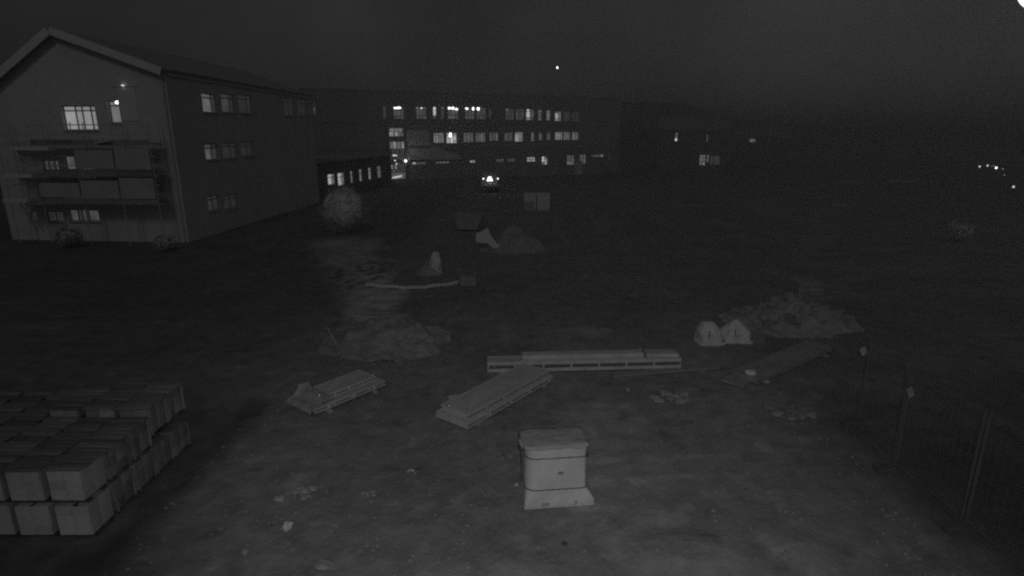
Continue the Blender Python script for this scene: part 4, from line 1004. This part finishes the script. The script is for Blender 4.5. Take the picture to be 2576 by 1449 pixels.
for sx in (-.8, .8):
    for y_ in (.95, 3.8):
        wh = MB().tube((sx - .1, y_, .33), (sx + .12 * (1 if sx > 0 else -1) + (.1 if sx < 0 else 0), y_, .33), .33, 18).build('wheel', M['dark'], t)
        MB().tube((sx * 1.17 - .01, y_, .33), (sx * 1.17 + .01, y_, .33), .2, 14).build('rim', M['steel'], wh)
for px in (1216, 1252.5):
    q = AT(px, 449.5, 64); MB().blob((0, 0, 0), (.085, .05, .085), 10, 6).build('marker_lamp', M['lamp'], t, smooth=True, loc=(q.x - v0.x, 0.0, q.z))
tz = v0.z
P_ = [(-.36, -.06, tz - .24), (.36, -.06, tz - .24), (.15, -.06, tz + .26), (-.15, -.06, tz + .26)]; P2_ = [(x, .04, z) for x, _, z in P_]
MB().add(P_ + P2_, [(0, 1, 2, 3), (7, 6, 5, 4), (0, 4, 5, 1), (1, 5, 6, 2), (2, 6, 7, 3), (3, 7, 4, 0)]).build('work_lamp', M['lamp'], t, bevel=0.04)

# made-up leafy ball standing in for a round glow, then pale bushes
def crown(name, c, r, n, size, m, parent=None, seed=0, zs=1.0):
    rnd = random.Random(seed); mb = MB()
    for k in range(n):
        while True:
            v = Vector((rnd.uniform(-1, 1), rnd.uniform(-1, 1), rnd.uniform(-1, 1)))
            if 0.45 < v.length < 1: break
        e = 1 + 0.32 * noise.noise(v.normalized() * 1.8 + Vector((seed, 0, 0))) + 0.1 * noise.noise(v.normalized() * 5 + Vector((seed, 3, 0)))
        if noise.noise(v * 3.3 + Vector((0, seed, 0))) < -0.28: continue
        p = Vector((v.x * r * e, v.y * r * e, v.z * r * zs * e)); nrm = (v + Vector((rnd.uniform(-.35, .35), rnd.uniform(-.35, .35), rnd.uniform(-.35, .35)))).normalized()
        u = nrm.orthogonal().normalized() * size * rnd.uniform(.6, 1.3); w = nrm.cross(u) * 0.7
        mb.quad(p - u, p - w, p + u, p + w)
    return mb.build(name, m, parent, loc=c)
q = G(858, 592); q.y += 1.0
t = thing('glow_ball', (q.x, q.y, 0), 'pale leafy ball added in place of a soft round glow', 'glow stand-in')
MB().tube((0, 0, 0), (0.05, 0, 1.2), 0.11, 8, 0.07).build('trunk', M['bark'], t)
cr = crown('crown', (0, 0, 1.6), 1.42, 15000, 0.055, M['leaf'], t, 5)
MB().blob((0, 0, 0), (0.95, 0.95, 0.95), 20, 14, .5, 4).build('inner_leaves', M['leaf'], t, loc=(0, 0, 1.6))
for k, (px, py, r_, lab) in enumerate(((180, 622, .75, 'faint pale bush below the lowest lit window of the gabled building'), (418, 632, .6, 'small faint bush near the foot of the gabled building corner'), (2405, 610, .9, 'faint low bush alone on the dark ground at the right'))):
    q = G(px, py); t = thing('bush', (q.x, q.y, 0), lab, 'bush', 'faint bushes')
    for j in range(4):
        an = j * 1.7; MB().tube((0, 0, 0), (math.cos(an) * r_ * .4, math.sin(an) * r_ * .4, r_ * .9), 0.02, 5, .008).build('stem', M['bark'], t)
    crown('foliage', (0, 0, r_ * .82), r_ * .95, 700, 0.08, M['leaf_dim'], t, 40 + k, .85)
# low pale kerb walls far right
for px, py, L, rz, lab in ((2140, 461, 3.0, 0.0, 'short pale kerb stone strip far off on the right'), (2270, 459, 3.6, -.25, 'longer pale kerb strip beside the far right lamps'), (2112, 521, 1.2, -.5, 'single pale board lying on the dark ground at right')):
    q = G(px, py); o = MB().box((0, 0, .14), (L, .3, .28)).build('kerb_strip', M['kerb'], bevel=0.03, loc=(q.x, q.y, 0), rz=rz); tag(o, lab, 'kerb')

# ------------------------------------------------------------------ mesh fence on the right
f1 = G(2156, 1066); f2 = G(2246, 1186); dirf = (f2 - f1).normalized(); sp = (f2 - f1).length
posts = [f1, f2, Vector((7.35, 8.1, 0)), Vector((7.35, 6.3, 0)), Vector((7.35, 4.5, 0))]
wordp = ('farthest', 'second farthest', 'middle', 'nearest')
for k in range(4):
    A_, B_ = posts[k], posts[k + 1]; rz = math.atan2(B_.y - A_.y, B_.x - A_.x); L = (B_ - A_).length - 0.06
    if k == 3 and False: continue
    t = thing('mesh_fence', (A_.x, A_.y, 0), '%s wire mesh fence panel along the right side of the site' % wordp[k], 'fence', 'mesh fence panels', rz)
    for x in (0.03, L): MB().tube((x, 0, 0.1), (x, 0, 2.1), 0.024, 8).build('post', M['fence'], t)
    for z in (0.18, 2.06) if k else (0.18,): MB().tube((0.05, 0, z), (L - .02, 0, z), 0.02, 8).build('rail', M['fence'], t)
    mb = MB(); n = int(L / 0.14)
    if k:
        for i in range(1, n): mb.tube((L * i / n, 0, .18), (L * i / n, 0, 2.06), 0.003, 4)
        for j in range(1, 9): mb.tube((0.03, 0.006, .18 + j * .21), (L, 0.006, .18 + j * .21), 0.003, 4)
        w = mb.build('wire_mesh', M['fence'], t); tag(w, kind='stuff')
for k, lab in enumerate(('dark fence block under the farthest post', 'dark fence block under the post with the pale tag', 'dark fence block under the middle post')):
    p = posts[k]; o = MB().box((0, 0, .065), (0.66, .24, .13)).build('rubber_block', M['dark'], bevel=0.02, loc=(p.x - .03, p.y - .02, bump(p.x, p.y) - .01), rz=R(4)); tag(o, lab, 'fence block', 'fence blocks')
for px, py, dep, w, h, lab in ((2173, 884, 12.5, .14, .19, 'small pale tag tied to the farthest fence post'), (2291, 988, 10.35, .11, .2, 'pale tilted tag hanging beside the second fence post')):
    p = AT(px, py, dep); o = MB().box((0, 0, 0), (w, .012, h)).build('tag_plate', M['stone'], bevel=0.004, loc=p); o.rotation_euler = (0, R(-28), R(10)); tag(o, lab, 'tag', 'tags on the fence')
    
# ------------------------------------------------------------------ litter on the ground
def scrap(px, py, r, label, m='stone', flat=0.45, seed=0, name='scrap', cat='scrap', n=1):
    q = G(px, py)
    if n == 1:
        o = MB().blob((0, 0, 0), (r, r * .8, r * flat), 9, 6, .6, seed).build(name, M[m], loc=(q.x, q.y, bump(q.x, q.y) + r * flat * .6)); o.rotation_euler[2] = seed
        return tag(o, label, cat)
    t = thing(name, (q.x, q.y, bump(q.x, q.y)), label, cat)
    rnd = random.Random(seed)
    for k in range(n):
        s_ = r * rnd.choice((.08, .12, .16, .3)); MB().blob((0, 0, 0), (s_, s_ * .7, s_ * .4), 7, 5, .6, seed + k).build('piece', M[m], t, loc=(rnd.uniform(-r, r), rnd.uniform(-r, r) * .6, s_ * .25))
    return t
scrap(726, 1330, .085, 'brightest pale stone lying on the earth at lower left', 'sheet', .9, 3, 'pale_stone', 'stone')
scrap(618, 1391, .06, 'small dull stone near the bottom left of the yard', 'stone', .7, 4, 'pale_stone', 'stone')
scrap(818, 1427, .13, 'flat pale clod at the bottom edge of the yard', 'stone', .3, 6, 'clod', 'clod')
scrap(750, 1240, .3, 'scattered pale chips left of the yard middle', 'stone', .4, 11, 'chip_scatter', 'chips', 26)
scrap(930, 1240, .16, 'few pale chips right of the larger chip scatter', 'stone', .4, 12, 'chip_scatter', 'chips', 12)
scrap(1036, 1190, .12, 'tiny bright chips halfway between pallet and block stack', 'sheet', .4, 14, 'chip_scatter', 'chips', 12)
scrap(1283, 1150, .3, 'crumbled lumps just left of the wrapped pallet', 'rubble', .5, 15, 'lump_scatter', 'lumps', 18)
scrap(1300, 1222, .035, 'small glinting chip at the foot of the wrapped pallet', 'sheet', .8, 16, 'pale_stone', 'stone')
scrap(1580, 985, .06, 'small pale stone below the long steel frame', 'stone', .8, 18, 'pale_stone', 'stone')
scrap(1690, 1000, .45, 'scattered dim lumps right of the diagonal panel pile', 'stone', .4, 19, 'lump_scatter', 'lumps', 30)
scrap(1420, 1368, .05, 'small dark clod in front of the wrapped pallet', 'dark', .5, 22, 'clod', 'clod')
scrap(2000, 1040, .5, 'dim lumps on the earth before the lone dull panel', 'rubble', .4, 25, 'lump_scatter', 'lumps', 30)
# loose small stones, countless
mb = MB()
for k in range(4500):
    x = random.uniform(-6, 6.8); y = 5 + 15 * random.random() ** 1.5; s_ = random.choice((.008, .012, .012, .016, .022, .034)); z = bump(x, y)
    mb.blob((x, y, z + s_ * .2), (s_, s_ * .8, s_ * .6), 5, 3, .6, k)
tag(mb.build('gravel', M['grit']), kind='stuff')
